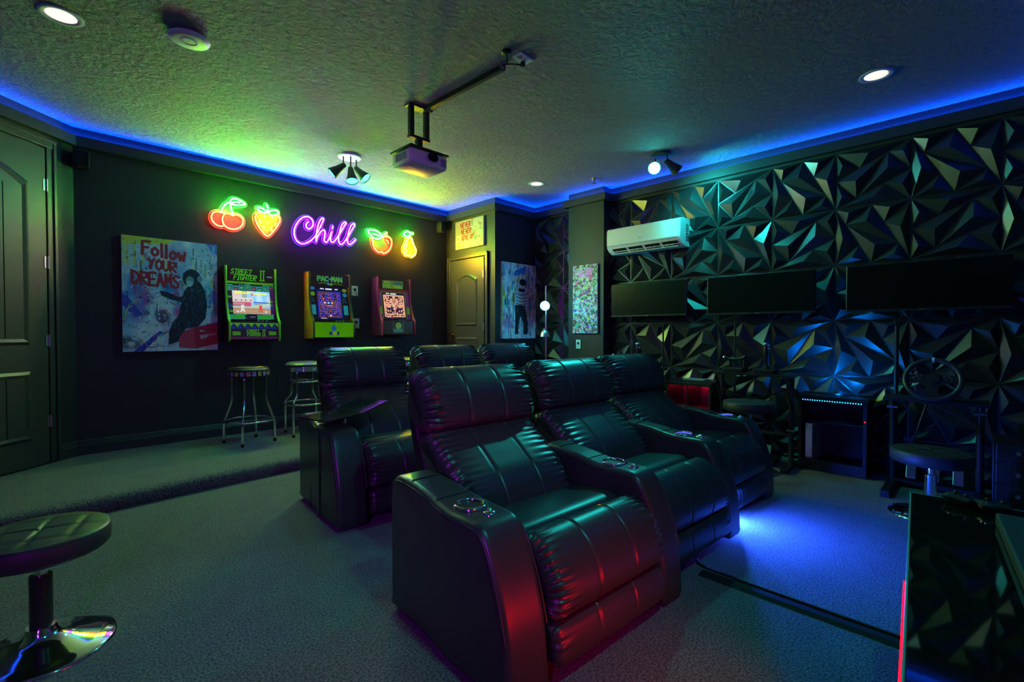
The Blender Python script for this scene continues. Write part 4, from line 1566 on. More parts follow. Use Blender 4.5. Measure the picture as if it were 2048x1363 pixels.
# assumed unseen led under the front of the far recliner and its blue spill on the carpet
us = thing('assumed_underglow_strip', 'assumed blue led strip fixed under the front edge of the far front-row recliner', 'led strip', (2.985, 1.275, 0), RZ)
MB().lo((-0.36, -0.245, 0.048), (0.02, -0.235, 0.056)).build('channel', M_black, us)
L = bpy.data.lights.new('assumed_underglow_lamp', 'AREA')
L.shape = 'RECTANGLE'
L.size, L.size_y = 0.36, 0.012
L.color = (0.02, 0.08, 1.0)
L.energy = 260.0
o = bpy.data.objects.new('assumed_underglow_lamp', L)
COL.objects.link(o)
o.parent = us
o.location = (-0.17, -0.250, 0.050)
o.rotation_euler = Vector((-0.05, -1.0, -0.35)).to_track_quat('-Z', 'X').to_euler()

# ------------------------------------------------------------------ stools
def chrome_base(mb, r):
    return mb.lathe([(r, 0.0), (r, 0.006), (r * 0.96, 0.012), (r * 0.75, 0.022), (r * 0.45, 0.038), (r * 0.25, 0.055), (0.045, 0.075), (0.04, 0.085)], n=56)


def swivel_stool(label, loc, seat_z, seat_r=0.185, rz=0.0, rim=False):
    r = thing('swivel_stool', label, 'stool', loc, rz)
    chrome_base(MB(), 0.20).build('base', M_chrome, r, smooth=60)
    MB().cyl((0, 0, 0.08), (0, 0, seat_z * 0.62), 0.030, n=24).build('gas_column', M_chrome if rim else M_black, r, smooth=40)
    MB().cyl((0, 0, seat_z * 0.60), (0, 0, seat_z - 0.085), 0.018, n=20).build('piston', M_chrome, r, smooth=40)
    MB().lo((-0.09, -0.09, seat_z - 0.095), (0.09, 0.09, seat_z - 0.080), 0.004).build('mount_plate', M_black, r)
    lv = MB().tube([(0.02, 0.0, seat_z - 0.10), (0.10, 0.03, seat_z - 0.10), (0.17, 0.05, seat_z - 0.105)], 0.005, 8)
    lv.build('lift_lever', M_black, r, smooth=50)
    # padded round seat with quilted diamond seams
    n, m = 72, 22
    vs, fs = [], []
    q = 0.55 * seat_r

    def top(x, y):
        rr = math.hypot(x, y) / seat_r
        z = seat_z - 0.012 * rr ** 4
        for s in (1, -1):
            t = (x + s * y) / math.sqrt(2)
            dd = abs((t / q + 0.5) % 1 - 0.5) * q
            z -= 0.006 * math.exp(-(dd / 0.006) ** 2) * (1 - rr ** 6)
        return z
    prof = [(seat_r * 0.97, -0.010), (seat_r, -0.022), (seat_r * 1.005, -0.045), (seat_r, -0.068), (seat_r * 0.95, -0.080)]
    rad = [seat_r * 0.94 * k / m for k in range(1, m + 1)]
    vs.append((0, 0, top(0, 0)))
    for q_ in rad:
        for k in range(n):
            a = 2 * PI * k / n
            vs.append((q_ * math.cos(a), q_ * math.sin(a), top(q_ * math.cos(a), q_ * math.sin(a))))
    for pr, pz in prof:
        for k in range(n):
            a = 2 * PI * k / n
            vs.append((pr * math.cos(a), pr * math.sin(a), seat_z + pz))
    R = m + len(prof)
    for k in range(n):
        fs.append((0, 1 + k, 1 + (k + 1) % n))
    for i in range(R - 1):
        for k in range(n):
            l = (k + 1) % n
            fs.append((1 + i * n + k, 1 + (i + 1) * n + k, 1 + (i + 1) * n + l, 1 + i * n + l))
    fs.append(tuple(1 + (R - 1) * n + k for k in range(n)))
    se = MB().add(vs, fs).build('seat', M_vinyl, r, smooth=70)
    pts = [(seat_r * 0.985 * math.cos(2 * PI * k / 60), seat_r * 0.985 * math.sin(2 * PI * k / 60), seat_z - 0.016) for k in range(60)]
    MB().tube(pts, 0.003, 6, closed=True).build('seat_piping', M_piping, se, smooth=60)
    return r


swivel_stool('quilted black swivel stool with chrome base, nearest the entry door', (0.0, 2.26, 0), 0.415, rz=0.5)
swivel_stool('black swivel stool in front of the steering wheel rig', (3.70, 0.20, 0), 0.395, 0.19, rz=0.2, rim=True)
swivel_stool('black swivel stool in front of the flight stick rig', (3.93, 1.28, 0), 0.55, 0.19, rz=0.9, rim=True)


def bar_stool(label, loc, rz, H, pattern=False, mid_ring=False, ringz=0.20):
    r = thing('bar_stool', label, 'bar stool', loc, rz, 'bar stools on the platform')
    sr = 0.165
    if pattern:
        cv = Canvas(200, 14, (0.02, 0.01, 0.015))
        for k in range(22):
            x = (k + 0.2) / 22
            col = [(0.5, 0.4, 0.05), (0.35, 0.2, 0.5), (0.5, 0.06, 0.15), (0.3, 0.3, 0.55)][k % 4]
            cv.rect(x, 0.15, x + 0.030, 0.9, col)
            for _ in range(4):
                cv.ell(x + rng.uniform(0, 0.03), rng.uniform(0.2, 0.85), 0.006, 0.12, [(0.6, 0.5, 0.1), (0.1, 0.08, 0.2), (0.5, 0.3, 0.6)][rng.integers(3)])
        seat = MB().lathe([(0.0, 0.0), (sr * 0.7, -0.002), (sr * 0.93, -0.012), (sr, -0.030), (sr, -0.078), (sr * 0.96, -0.086), (0, -0.086)], (0, 0, H), 48, caps=False).build('seat', M_black, r, smooth=50)
        cv.build('seat_band', M_print_gloss, seat, lambda u, v: ((sr + 0.001) * math.cos(2 * PI * u), (sr + 0.001) * math.sin(2 * PI * u), H - 0.03 - 0.048 * v))
        ct = Canvas(90, 30, (0.05, 0.02, 0.02))
        for _ in range(60):
            x, y = rng.uniform(0, 1), rng.uniform(0.2, 1)
            ct.rect(x, y, x + rng.uniform(0.03, 0.12), y + rng.uniform(0.05, 0.2), [(0.55, 0.06, 0.04), (0.6, 0.45, 0.05), (0.05, 0.35, 0.3), (0.5, 0.2, 0.1), (0.03, 0.02, 0.03)][rng.integers(5)])
        ct.build('seat_top_print', M_print_gloss, seat, lambda u, v: ((0.02 + v * (sr * 0.9 - 0.02)) * math.cos(2 * PI * u), (0.02 + v * (sr * 0.9 - 0.02)) * math.sin(2 * PI * u), H + 0.0015 - 0.008 * v ** 3))
    else:
        MB().lathe([(0.0, 0.0), (sr * 0.75, -0.002), (sr * 0.97, -0.010), (sr * 1.06, -0.026), (sr * 1.04, -0.04), (0, -0.04)], (0, 0, H), 48, caps=False).build('seat', mat('bar_seat_vinyl', (0.08, 0.08, 0.08), 0.35, spec=0.6), r, smooth=50)
        prof = []
        for k in range(4):
            z = -0.042 - k * 0.013
            prof += [(sr * 0.98, z), (sr * 1.0, z - 0.003), (sr * 1.0, z - 0.008), (sr * 0.97, z - 0.012)]
        MB().lathe(prof, (0, 0, H), 48).build('chrome_band', M_chrome, r, smooth=50)
    for k in range(4):
        a = PI / 4 + k * PI / 2
        c, s = math.cos(a), math.sin(a)
        prof = [(0.135, H - 0.08), (0.142, H - 0.12), (0.140, H - 0.26), (0.148, H - 0.32), (0.19, ringz + 0.03), (0.205, ringz - 0.01), (0.207, 0.02)]
        q = smooth_path([(p * c, p * s, z) for p, z in prof], 5)
        lg = MB().tube(q, 0.0105, 10).build('leg', M_chrome, r, smooth=60)
        MB().cyl((0.207 * c, 0.207 * s, 0.0), (0.207 * c, 0.207 * s, 0.026), 0.0135, n=12).build('foot_cap', M_rubber, lg, smooth=40)
    for (rr, zz) in ([(0.200, ringz)] + ([(0.142, H - 0.19)] if mid_ring else [])):
        pts = [(rr * math.cos(2 * PI * k / 64), rr * math.sin(2 * PI * k / 64), zz) for k in range(64)]
        MB().tube(pts, 0.009, 8, closed=True).build('foot_ring', M_chrome, r, smooth=60)
    return r


bar_stool('bar stool with a comic-print seat below the green arcade', (1.335, 4.64, PLAT), math.radians(14), 0.675, pattern=True)
bar_stool('chrome bar stool with a ribbed band and two rings below the yellow arcade', (1.84, 4.67, PLAT), math.radians(-6), 0.70, mid_ring=True, ringz=0.30)
bar_stool('chrome bar stool half hidden behind the rear recliners', (2.98, 4.64, PLAT), math.radians(20), 0.70, mid_ring=True, ringz=0.30)

# ------------------------------------------------------------------ ceiling fixtures
M_down = emitter('downlight_glow', (1.0, 0.93, 0.86), 1.35)
for k, (x, y, lb) in enumerate(((0.11, 3.36, 'recessed ceiling light nearest the entry door'), (3.75, 0.49, 'recessed ceiling light above the steering wheel rig'), (3.86, 3.46, 'recessed ceiling light in front of the nook'))):
    r = thing('recessed_light', lb, 'ceiling light', (x, y, CEIL), group='recessed ceiling lights')
    MB().lathe([(0.062, -0.001), (0.066, -0.004), (0.082, -0.006), (0.090, -0.003), (0.090, 0.0)], n=40, caps=False).build('trim_ring', M_white, r, smooth=50)
    MB().lathe([(0.0, -0.0022), (0.062, -0.0020)], n=40, caps=False).build('diffuser', M_down, r)
ap = thing('access_point', 'white disc wireless access point on the ceiling', 'access point', (0.61, 3.09, CEIL))
MB().lathe([(0.06, 0.0), (0.085, -0.008), (0.098, -0.018), (0.094, -0.026), (0.070, -0.032), (0.0, -0.034)], n=48).build('housing', M_white, ap, smooth=50)
MB().lathe([(0.030, -0.0345), (0.036, -0.0350), (0.037, -0.0335)], n=40, caps=False).build('status_ring', mat('ap_ring', (0.2, 0.35, 0.8), 0.4), ap, smooth=50)
sp = thing('sprinkler', 'brass ceiling sprinkler head above the air conditioner', 'sprinkler', (4.18, 2.92, CEIL))
MB().lathe([(0.03, 0.0), (0.028, -0.006), (0.012, -0.008), (0.01, -0.025), (0.006, -0.03)], n=20).build('body', M_brass, sp, smooth=40)
MB().lathe([(0.022, -0.045), (0.022, -0.047), (0.0, -0.047)], n=16).build('deflector', M_brass, sp)
MB().box((0, 0, -0.036), (0.018, 0.003, 0.022)).build('frame', M_brass, sp)

M_bulb = emitter('cyan_bulb', (0.05, 1.0, 0.88), 9.0)
M_bulb_hot = emitter('cyan_bulb_facing', (0.03, 1.0, 0.88), 90.0)
M_shade = mat('spot_shade_green', (0.03, 0.06, 0.055), 0.4)
M_shade_in = mat('spot_shade_inner', (0.75, 0.78, 0.78), 0.4)


def spot_head(root, joint, aim, power, col=(0.02, 0.86, 0.80), ln=0.13, r1=0.056, spot=95, shade=M_shade, lit=True, bulb=None):
    """cone shade at joint, pointing along aim"""
    j = Vector(joint)
    d = Vector(aim).normalized()
    q = d.to_track_quat('Z', 'Y').to_matrix().to_4x4()
    stem = MB().tube([(joint[0], joint[1], 0.0), tuple(j)], 0.006, 8)
    stem.build('stem', M_black, root, smooth=50)
    sh = MB().lathe([(0.014, -0.02), (0.022, -0.012), (0.024, 0.0), (0.034, ln * 0.45), (r1, ln), (r1 - 0.003, ln), (0.031, ln * 0.45), (0.018, 0.01)], tuple(j), 28, M=q, caps=False)
    s = sh.build('shade', shade, root, smooth=50)
    MB().lathe([(0.0, ln * 0.55), (0.020, ln * 0.62), (0.030, ln * 0.78), (r1 - 0.006, ln * 0.93), (r1 * 0.6, ln * 1.0), (0.0, ln * 1.02)], tuple(j), 24, M=q, caps=False).build('bulb', (bulb or M_bulb) if lit else M_shade_in, s, smooth=50)
    if lit:
        L = bpy.data.lights.new('spot_lamp', 'SPOT')
        L.color = col
        L.energy = power
        L.spot_size = math.radians(spot)
        L.spot_blend = 0.7
        L.shadow_soft_size = 0.03
        o = bpy.data.objects.new('spot_lamp', L)
        COL.objects.link(o)
        o.parent = root
        o.location = tuple(j + d * (ln + 0.025))
        o.rotation_euler = d.to_track_quat('-Z', 'Y').to_euler()
    return s


tf = thing('spotlight_trio', 'ceiling fixture with three dark conical cyan spotlights on a pale disc', 'spotlight', (2.05, 4.14, CEIL))
MB().lathe([(0.105, 0.0), (0.105, -0.012), (0.10, -0.018), (0.0, -0.020)], n=44).build('canopy', M_white, tf, smooth=40)
spot_head(tf, (-0.06, 0.0, -0.10), (-0.70, 0.42, -0.66), 30, spot=90)
spot_head(tf, (-0.01, -0.04, -0.13), (-0.05, -0.30, -0.95), 45, spot=105)
spot_head(tf, (0.065, 0.0, -0.10), (0.50, -0.55, -0.75), 50, spot=95)
tg = thing('spotlight_pair', 'ceiling fixture with two cyan spotlights near the panelled wall', 'spotlight', (4.02, 2.08, CEIL))
MB().lathe([(0.09, 0.0), (0.09, -0.012), (0.085, -0.016), (0.0, -0.018)], n=44).build('canopy', M_shade, tg, smooth=40)
spot_head(tg, (0.045, 0.085, -0.075), (-0.80, -0.36, -0.46), 120, spot=76, bulb=M_bulb_hot)
spot_head(tg, (-0.01, -0.06, -0.085), (0.65, -0.40, -0.55), 60, spot=155)

# projector on a forked ceiling mount
pj = thing('projector', 'white projector hanging from a forked black ceiling mount', 'projector', (1.965, 2.90, CEIL))
mt = MB().lo((-0.10, -0.035, -0.012), (0.10, 0.035, 0.0), 0.003).build('ceiling_bracket', M_black, pj)
for x in (-0.065, 0.065):
    MB().lo((x - 0.017, -0.017, -0.215), (x + 0.017, 0.017, -0.01), 0.002).build('mount_post', M_black, pj)
MB().lo((-0.085, -0.022, -0.232), (0.085, 0.022, -0.212), 0.003).build('cross_bar', M_black, pj)
MB().lo((-0.02, -0.02, -0.335), (0.02, 0.02, -0.225), 0.002).build('drop_post', M_black, pj)
MB().lo((-0.165, -0.14, -0.347), (0.165, 0.12, -0.335), 0.003).build('mount_plate', M_black, pj)
body = MB()
body.box((0.0, -0.01, -0.40), (0.315, 0.245, 0.10), 0.018, seg=3)
bo = body.build('housing', M_white, pj, smooth=40)
MB().lathe([(0.0, 0.0), (0.026, 0.0), (0.030, 0.006), (0.030, 0.012)], (0.02, -0.137, -0.388), 28, M=Matrix.Rotation(PI / 2, 4, 'X') @ Matrix.Scale(1.5, 4, (1, 0, 0))).build('lens', M_screen, bo, smooth=40)
for k in range(7):
    MB().box((-0.159, -0.07 + k * 0.02, -0.395), (0.003, 0.008, 0.05)).build('vent_slot', M_grey, bo)
    MB().box((0.12, -0.1345, -0.425 + k * 0.008), (0.05, 0.003, 0.004)).build('vent_slot', M_grey, bo)
for k in range(4):
    MB().cyl((-0.10 + k * 0.025, -0.02, -0.4515), (-0.10 + k * 0.025, -0.02, -0.449), 0.006, n=12).build('foot_screw', M_steel, bo)
MB().tube(smooth_path([(0.03, 0.05, -0.345), (0.06, 0.07, -0.28), (0.0, 0.08, -0.235), (-0.06, 0.07, -0.28), (-0.03, 0.08, -0.345)], 6), 0.004, 6).build('cable_loop', M_black, pj, smooth=60)
MB().tube(smooth_path([(-0.10, 0.06, -0.345), (-0.15, 0.09, -0.33), (-0.12, 0.12, -0.315), (-0.05, 0.08, -0.34)], 6), 0.004, 6).build('cable_tail', M_black, pj, smooth=60)
# raceway and ceiling outlet
rw = thing('cable_raceway', 'long black cable raceway on the ceiling leading to the projector mount', 'cable raceway', (2.0, 2.46, CEIL))
MB().box((0.0, 0, -0.018), (0.032, 0.79, 0.034), 0.004, rot=(0, 0, math.radians(1.5))).build('channel', M_black, rw)
MB().box((-0.010, -0.397, -0.018), (0.030, 0.004, 0.030)).build('end_cap', M_grey, rw)
MB().tube(smooth_path([(-0.010, -0.395, -0.02), (-0.005, -0.45, -0.028), (0.03, -0.485, -0.03), (0.05, -0.495, -0.03)], 5), 0.004, 6).build('cable', M_black, rw, smooth=60)
oc = thing('ceiling_outlet', 'white ceiling outlet plate beside the black raceway end', 'outlet', (2.045, 1.94, CEIL), math.radians(3))
MB().box((0, 0, -0.004), (0.115, 0.072, 0.008), 0.003).build('plate', M_white, oc)
MB().lathe([(0.017, -0.008), (0.017, -0.010), (0.0, -0.010)], (-0.025, 0, 0), 16).build('socket', M_grey, oc)
MB().box((0.02, 0.018, -0.022), (0.022, 0.024, 0.028), 0.004).build('plug', M_black, oc)
ct_ = thing('cable_hook', 'small round black hook plate on the ceiling before the outlet', 'hook', (1.93, 1.96, CEIL))
MB().lathe([(0.028, 0.0), (0.028, -0.012), (0.022, -0.016), (0.0, -0.016)], n=20).build('plate', M_black, ct_, smooth=40)
MB().tube([(0, 0, -0.014), (0.0, 0.0, -0.075)], 0.004, 6).build('pin', M_black, ct_)

# ------------------------------------------------------------------ things on the panelled wall (local frame: x = along the wall to the right as seen, y = into the wall)
RW = -PI / 2

ac = thing('air_conditioner', 'white split air conditioner on the panelled wall beside the pilaster', 'air conditioner', (XB, 2.90, 1.93), RW)
prof = [(0, 0.0), (-0.10, 0.0), (-0.165, 0.02), (-0.205, 0.055), (-0.215, 0.09), (-0.215, 0.235), (-0.20, 0.262), (-0.16, 0.272), (0, 0.275)]
MB().prism(prof, 0.0, 0.83, lambda a, b, h: (h, a, b)).build('housing', M_white, ac, smooth=35)
MB().box((0.41, -0.2165, 0.165), (0.80, 0.006, 0.165), 0.003).build('front_cover', M_white, ac)
MB().box((0.41, -0.2185, 0.074), (0.80, 0.004, 0.003)).build('cover_gap', M_grey, ac)
for k in range(4):
    x = 0.06 + k * 0.19
    v = MB().add([(x, -0.203, 0.050), (x + 0.165, -0.203, 0.050), (x + 0.165, -0.130, 0.008), (x, -0.130, 0.008)], [(0, 1, 2, 3)])
    v.xf(lambda a, b, c: (a, b - 0.004, c - 0.004))
    o = v.build('outlet_slot', M_blackmat, ac)
    for t in (0.33, 0.66):
        MB().box((x + 0.165 * t, -0.172, 0.026), (0.006, 0.06, 0.008), 0, rot=(0.52, 0, 0)).build('slot_fin', M_white, o)
MB().box((0.41, -0.155, 0.004), (0.76, 0.055, 0.005), 0.002, rot=(0.35, 0, 0)).build('louvre', M_white, ac)
MB().box((0.60, -0.2205, 0.115), (0.014, 0.003, 0.009)).build('status_light', emitter('ac_status', (0.35, 1.0, 0.05), 1.2), ac)
MB().box((0.40, -0.2205, 0.125), (0.035, 0.002, 0.005)).build('badge', M_grey, ac)
for k in range(6):
    MB().box((0.8315, -0.07, 0.07 + k * 0.028), (0.003, 0.05, 0.012)).build('side_vent', M_grey, ac)


def monitor(label, y_left, z0, w=0.875, h=0.355, tilt=0.0):
    r = thing('ultrawide_monitor', label, 'monitor', (XB - 0.13, y_left, z0), RW, 'ultrawide monitors on the panelled wall')
    MB().box((w / 2, 0.0, h / 2), (w, 0.030, h), 0.006).build('casing', M_black, r)
    MB().box((w / 2, -0.0155, h / 2 + 0.006), (w - 0.012, 0.003, h - 0.024), 0.001).build('screen', M_screen, r)
    MB().box((w / 2, -0.0165, 0.008), (w - 0.004, 0.006, 0.014), 0.002).build('chin', M_blackmetal, r)
    MB().box((w / 2, -0.0195, 0.008), (0.03, 0.001, 0.004)).build('badge', M_steel, r)
    MB().lo((w / 2 - 0.07, 0.014, h / 2 - 0.06), (w / 2 + 0.07, 0.078, h / 2 + 0.06), 0.004).build('wall_mount', M_black, r)
    return r


monitor('ultrawide monitor under the air conditioner', 2.885, 1.247, 0.85)
monitor('middle of the three ultrawide monitors, above the flight stick', 1.835, 1.242, 0.88)
monitor('ultrawide monitor above the steering wheel', 0.752, 1.238, 0.895)


def conduit(label, y, z0, z1, r=0.009, split=True):
    t = thing('cable_conduit', label, 'cable', (4.515, y, z0), RW, 'cable conduits below the monitors')
    MB().tube([(0, 0, 0), (0, 0, z1 - z0)], r, 10).build('sleeve', M_blackmetal, t, smooth=50)
    if split:
        for s in (-1, 1):
            MB().tube(smooth_path([(0, 0, z1 - z0 - 0.005), (0.008 * s, -0.0, z1 - z0 + 0.03), (0.03 * s, 0.0, z1 - z0 + 0.075)], 5), r * 0.45, 6).build('cable', M_black, t, smooth=60)


conduit('thin cable conduit below the monitor under the air conditioner', 2.305, 0.02, 1.16)
conduit('cable conduit below the middle monitor behind the flight stick', 1.60, 0.02, 1.16)
conduit('thick cable conduit below the right monitor beside the steering wheel', 0.445, 0.02, 1.13, 0.014)

# ------------------------------------------------------------------ floor lamp in the nook
fl = thing('floor_lamp', 'two-headed metal floor lamp with a cyan bulb in the nook', 'floor lamp', (4.14, 3.56, 0))
MB().lathe([(0.13, 0), (0.13, 0.012), (0.02, 0.02), (0.012, 0.03)], n=36).build('base', M_steel, fl, smooth=40)
MB().cyl((0, 0, 0.02), (0, 0, 1.62), 0.009, n=12).build('pole', M_steel, fl, smooth=40)


def lamp_head(z, off, aim, lit):
    d = Vector(aim).normalized()
    q = d.to_track_quat('Z', 'Y').to_matrix().to_4x4()
    c = Vector((off[0], off[1], z))
    arm = MB().tube([(0, 0, z + 0.02), tuple(c - d * 0.08)], 0.006, 8).build('arm', M_steel, fl, smooth=40)
    sh = MB().lathe([(0.012, -0.10), (0.022, -0.095), (0.022, -0.075), (0.038, -0.065), (0.050, -0.03), (0.056, 0.0), (0.054, 0.0), (0.036, -0.055), (0.0, -0.06)], tuple(c), 32, M=q, caps=False)
    s = sh.build('shade', M_steel, fl, smooth=50)
    if lit:
        MB().lathe([(0.0, -0.048), (0.03, -0.045), (0.050, -0.012), (0.045, -0.004), (0.0, 0.0)], tuple(c), 24, M=q, caps=False).build('bulb', emitter('lamp_cyan_bulb', (0.10, 0.80, 1.0), 25.0), s, smooth=50)
        L = bpy.data.lights.new('reading_lamp', 'POINT')
        L.color = (0.02, 0.62, 0.95)
        L.energy = 9
        L.shadow_soft_size = 0.015
        o = bpy.data.objects.new('reading_lamp', L)
        COL.objects.link(o)
        o.parent = fl
        o.location = tuple(c + d * 0.085)
    else:
        MB().lathe([(0.0, -0.05), (0.02, -0.045), (0.024, -0.02), (0.0, -0.008)], tuple(c), 20, M=q, caps=False).build('bulb', M_white, s, smooth=50)


lamp_head(1.385, (-0.03, -0.01), (-0.78, -0.55, -0.28), True)
lamp_head(1.03, (-0.02, 0.0), (-0.05, -0.02, -1.0), False)

# ------------------------------------------------------------------ game stations along the panelled wall
# red-lit console cabinet
cb = thing('console_cabinet', 'low black cabinet with red-lit open shelves behind the far recliner', 'cabinet', (4.52, 1.68, 0.0), PI / 2)
W, D, H = 0.43, 0.34, 0.625
MB().lo((0, 0, H - 0.03), (W, D, H), 0.003).build('top', M_blackmetal, cb)
MB().lo((0, 0, 0.02), (W, D, 0.05), 0.003).build('bottom', M_black, cb)
for x in (0, W - 0.022):
    MB().lo((x, 0, 0.0), (x + 0.022, D, H - 0.03), 0.002).build('side_panel', M_black, cb)
MB().lo((0.022, 0.0, 0.05), (W - 0.022, 0.012, H - 0.03)).build('back_panel', mat('cabinet_back', (0.10, 0.08, 0.08), 0.6), cb)
MB().lo((0.022, 0.012, 0.375), (W - 0.022, D - 0.01, 0.392), 0.001).build('shelf', M_black, cb)
MB().lo((W * 0.52, 0.012, 0.392), (W * 0.54, D - 0.02, H - 0.03)).build('divider', M_black, cb)
M_red = emitter('red_led', (1.0, 0.01, 0.06), 40.0)
for z in (H - 0.04, 0.365):
    MB().lo((0.05, 0.03, z), (W - 0.05, 0.045, z + 0.006)).build('led_strip', M_red, cb)
tray_ = thing('shelf_tray', 'flat dark tray lying on the red-lit console cabinet', 'tray', (4.36, 1.88, H), PI / 2)
MB().box((0, 0, 0.006), (0.40, 0.22, 0.012), 0.004).build('plate', M_blackmetal, tray_)
MB().box((0.02, 0.0, 0.016), (0.20, 0.12, 0.010), 0.004).build('keypad', M_grey, tray_)


def stick(name, label, loc, rz, kind):
    r = thing(name, label, 'flight stick', loc, rz)
    MB().box((0, 0, 0.018), (0.16, 0.15, 0.036), 0.008).build('base', M_black, r)
    if kind == 'stick':
        MB().lathe([(0.03, 0.036), (0.028, 0.05), (0.014, 0.065)], n=20).build('boot', M_rubber, r, smooth=50)
        MB().tube(smooth_path([(0, 0, 0.05), (0, 0.0, 0.11), (0.004, -0.008, 0.15), (0.0, -0.012, 0.19), (0, -0.005, 0.225)], 5), [0.012] * 6 + [0.019] * 8 + [0.016] * 7, 12).build('grip', M_blackmetal, r, smooth=60)
        MB().lathe([(0.0, 0.018), (0.02, 0.014), (0.027, 0.0), (0.02, -0.012), (0.0, -0.016)], (0, -0.005, 0.232), 16).build('hat_head', M_steel, r, smooth=60)
        MB().cyl((0.02, -0.02, 0.20), (0.034, -0.03, 0.20), 0.006, n=8).build('trigger', M_steel, r)
    else:
        for x in (-0.045, 0.045):
            MB().tube([(x, 0.02, 0.03), (x, 0.0, 0.10)], 0.008, 8).build('lever', M_black, r, smooth=50)
        MB().tube(smooth_path([(-0.085, -0.005, 0.118), (-0.05, 0.0, 0.104), (0.0, 0, 0.104), (0.05, 0.0, 0.112), (0.085, -0.005, 0.135)], 5), 0.013, 10).build('grip', M_blackmetal, r, smooth=60)
        MB().lathe([(0, 0.014), (0.012, 0.01), (0.015, 0), (0.0, -0.014)], (-0.088, -0.005, 0.118), 12).build('thumb_knob', M_steel, r, smooth=50)
    return r


def rig(label, loc, rz, w=0.62, d=0.30, zt=0.74):
    r = thing('sim_rig', label, 'game rig', loc, rz)
    MB().lo((-w / 2, -d / 2, zt - 0.022), (w / 2, d / 2, zt), 0.004).build('deck', M_blackmetal, r)
    for x in (-w / 2 + 0.03, w / 2 - 0.03):
        MB().tube([(x, 0.0, 0.03), (x, 0.0, zt - 0.02)], 0.019, 10).build('upright', M_blackmetal, r, smooth=50)
        MB().lo((x - 0.022, -d / 2 - 0.08, 0.0), (x + 0.022, d / 2 + 0.02, 0.032), 0.004).build('skid', M_black, r)
        MB().tube([(x, 0.0, 0.45), (x, -d / 2, zt - 0.03)], 0.012, 8).build('brace', M_blackmetal, r, smooth=50)
        MB().cyl((x - 0.03, -0.012, 0.30), (x + 0.03, -0.012, 0.30), 0.010, n=10).build('clamp_bolt', M_steel, r, smooth=40)
    MB().tube([(-w / 2 + 0.03, 0.0, 0.26), (w / 2 - 0.03, 0.0, 0.26)], 0.013, 8).build('crossbar', M_blackmetal, r, smooth=50)
    MB().tube(smooth_path([(-w / 2 + 0.03, -0.02, 0.60), (0, -0.06, 0.54), (w / 2 - 0.03, -0.02, 0.64)], 6), 0.006, 6).build('cable', M_black, r, smooth=60)
    pb = MB().lo((-0.17, -0.10, 0.03), (0.17, 0.12, 0.06), 0.004).build('pedal_board', M_black, r)
    for x in (-0.10, 0.0, 0.10):
        MB().box((x, -0.02, 0.11), (0.055, 0.012, 0.11), 0.004, rot=(-0.5, 0, 0)).build('pedal', M_steel, pb)
    return r


# y of the local frame points into the wall
rig('black flight stick rig with skids between red cabinet and blue-lit desk', (4.22, 1.33, 0), RW, 0.60, 0.28, 0.75)
stick('throttle_lever', 'throttle lever with a curved handle on the flight stick rig', (4.16, 1.47, 0.75), RW, 'throttle')
stick('flight_joystick', 'joystick with a pale hat head on the flight stick rig', (4.17, 1.235, 0.75), RW, 'stick')
rig('black flight stick rig half hidden behind the far front-row recliner', (4.20, 2.44, 0), RW, 0.55, 0.28, 0.735)
stick('throttle_lever', 'throttle lever with a curved handle beside the pilaster, behind the recliner', (4.14, 2.56, 0.735), RW, 'throttle')
stick('flight_joystick', 'joystick behind the headrest of the far front-row recliner', (4.15, 2.38, 0.735), RW, 'stick')

# desk with a blue led strip
dk = thing('led_desk', 'small black desk with a row of blue leds under its edge', 'desk', (4.555, 0.585, 0.0), PI / 2)
W, D, H = 0.445, 0.27, 0.585
MB().lo((-0.01, 0, H - 0.025), (W + 0.01, D + 0.01, H), 0.003).build('top', M_black, dk)
for x in (0.0, W - 0.025):
    MB().lo((x, 0.0, 0.0), (x + 0.025, D, H - 0.025), 0.002).build('side_panel', M_black, dk)
MB().lo((0.025, 0.0, 0.06), (W - 0.025, 0.012, H - 0.025)).build('back_panel', mat('desk_back', (0.05, 0.05, 0.055), 0.5), dk)
MB().lo((0.0, 0.0, 0.0), (W, D + 0.005, 0.085), 0.003).build('plinth', M_black, dk)
MB().lo((0.025, 0.02, H - 0.21), (W - 0.025, D - 0.02, H - 0.198)).build('shelf', M_black, dk)
MB().lo((0.02, D + 0.002, H - 0.040), (W - 0.02, D + 0.010, H - 0.027)).build('led_tape', M_black, dk)
M_leddot = emitter('cyan_led_dot', (0.02, 0.45, 1.0), 9.0)
dm = MB().lathe([(0.0, 0.004), (0.0028, 0.003), (0.0038, 0.0)], n=8, M=Matrix.Rotation(-PI / 2, 4, 'X')).mesh('led_dot', M_leddot, 50)
for k in range(24):
    o = bpy.data.objects.new('led_dot', dm)
    COL.objects.link(o)
    o.parent = dk
    o.location = (0.035 + k * (W - 0.07) / 23, D + 0.0105, H - 0.0335)
MB().box((0.012, D + 0.004, 0.42), (0.008, 0.006, 0.008)).build('power_light', emitter('red_pilot', (1, 0.02, 0.02), 3), dk)

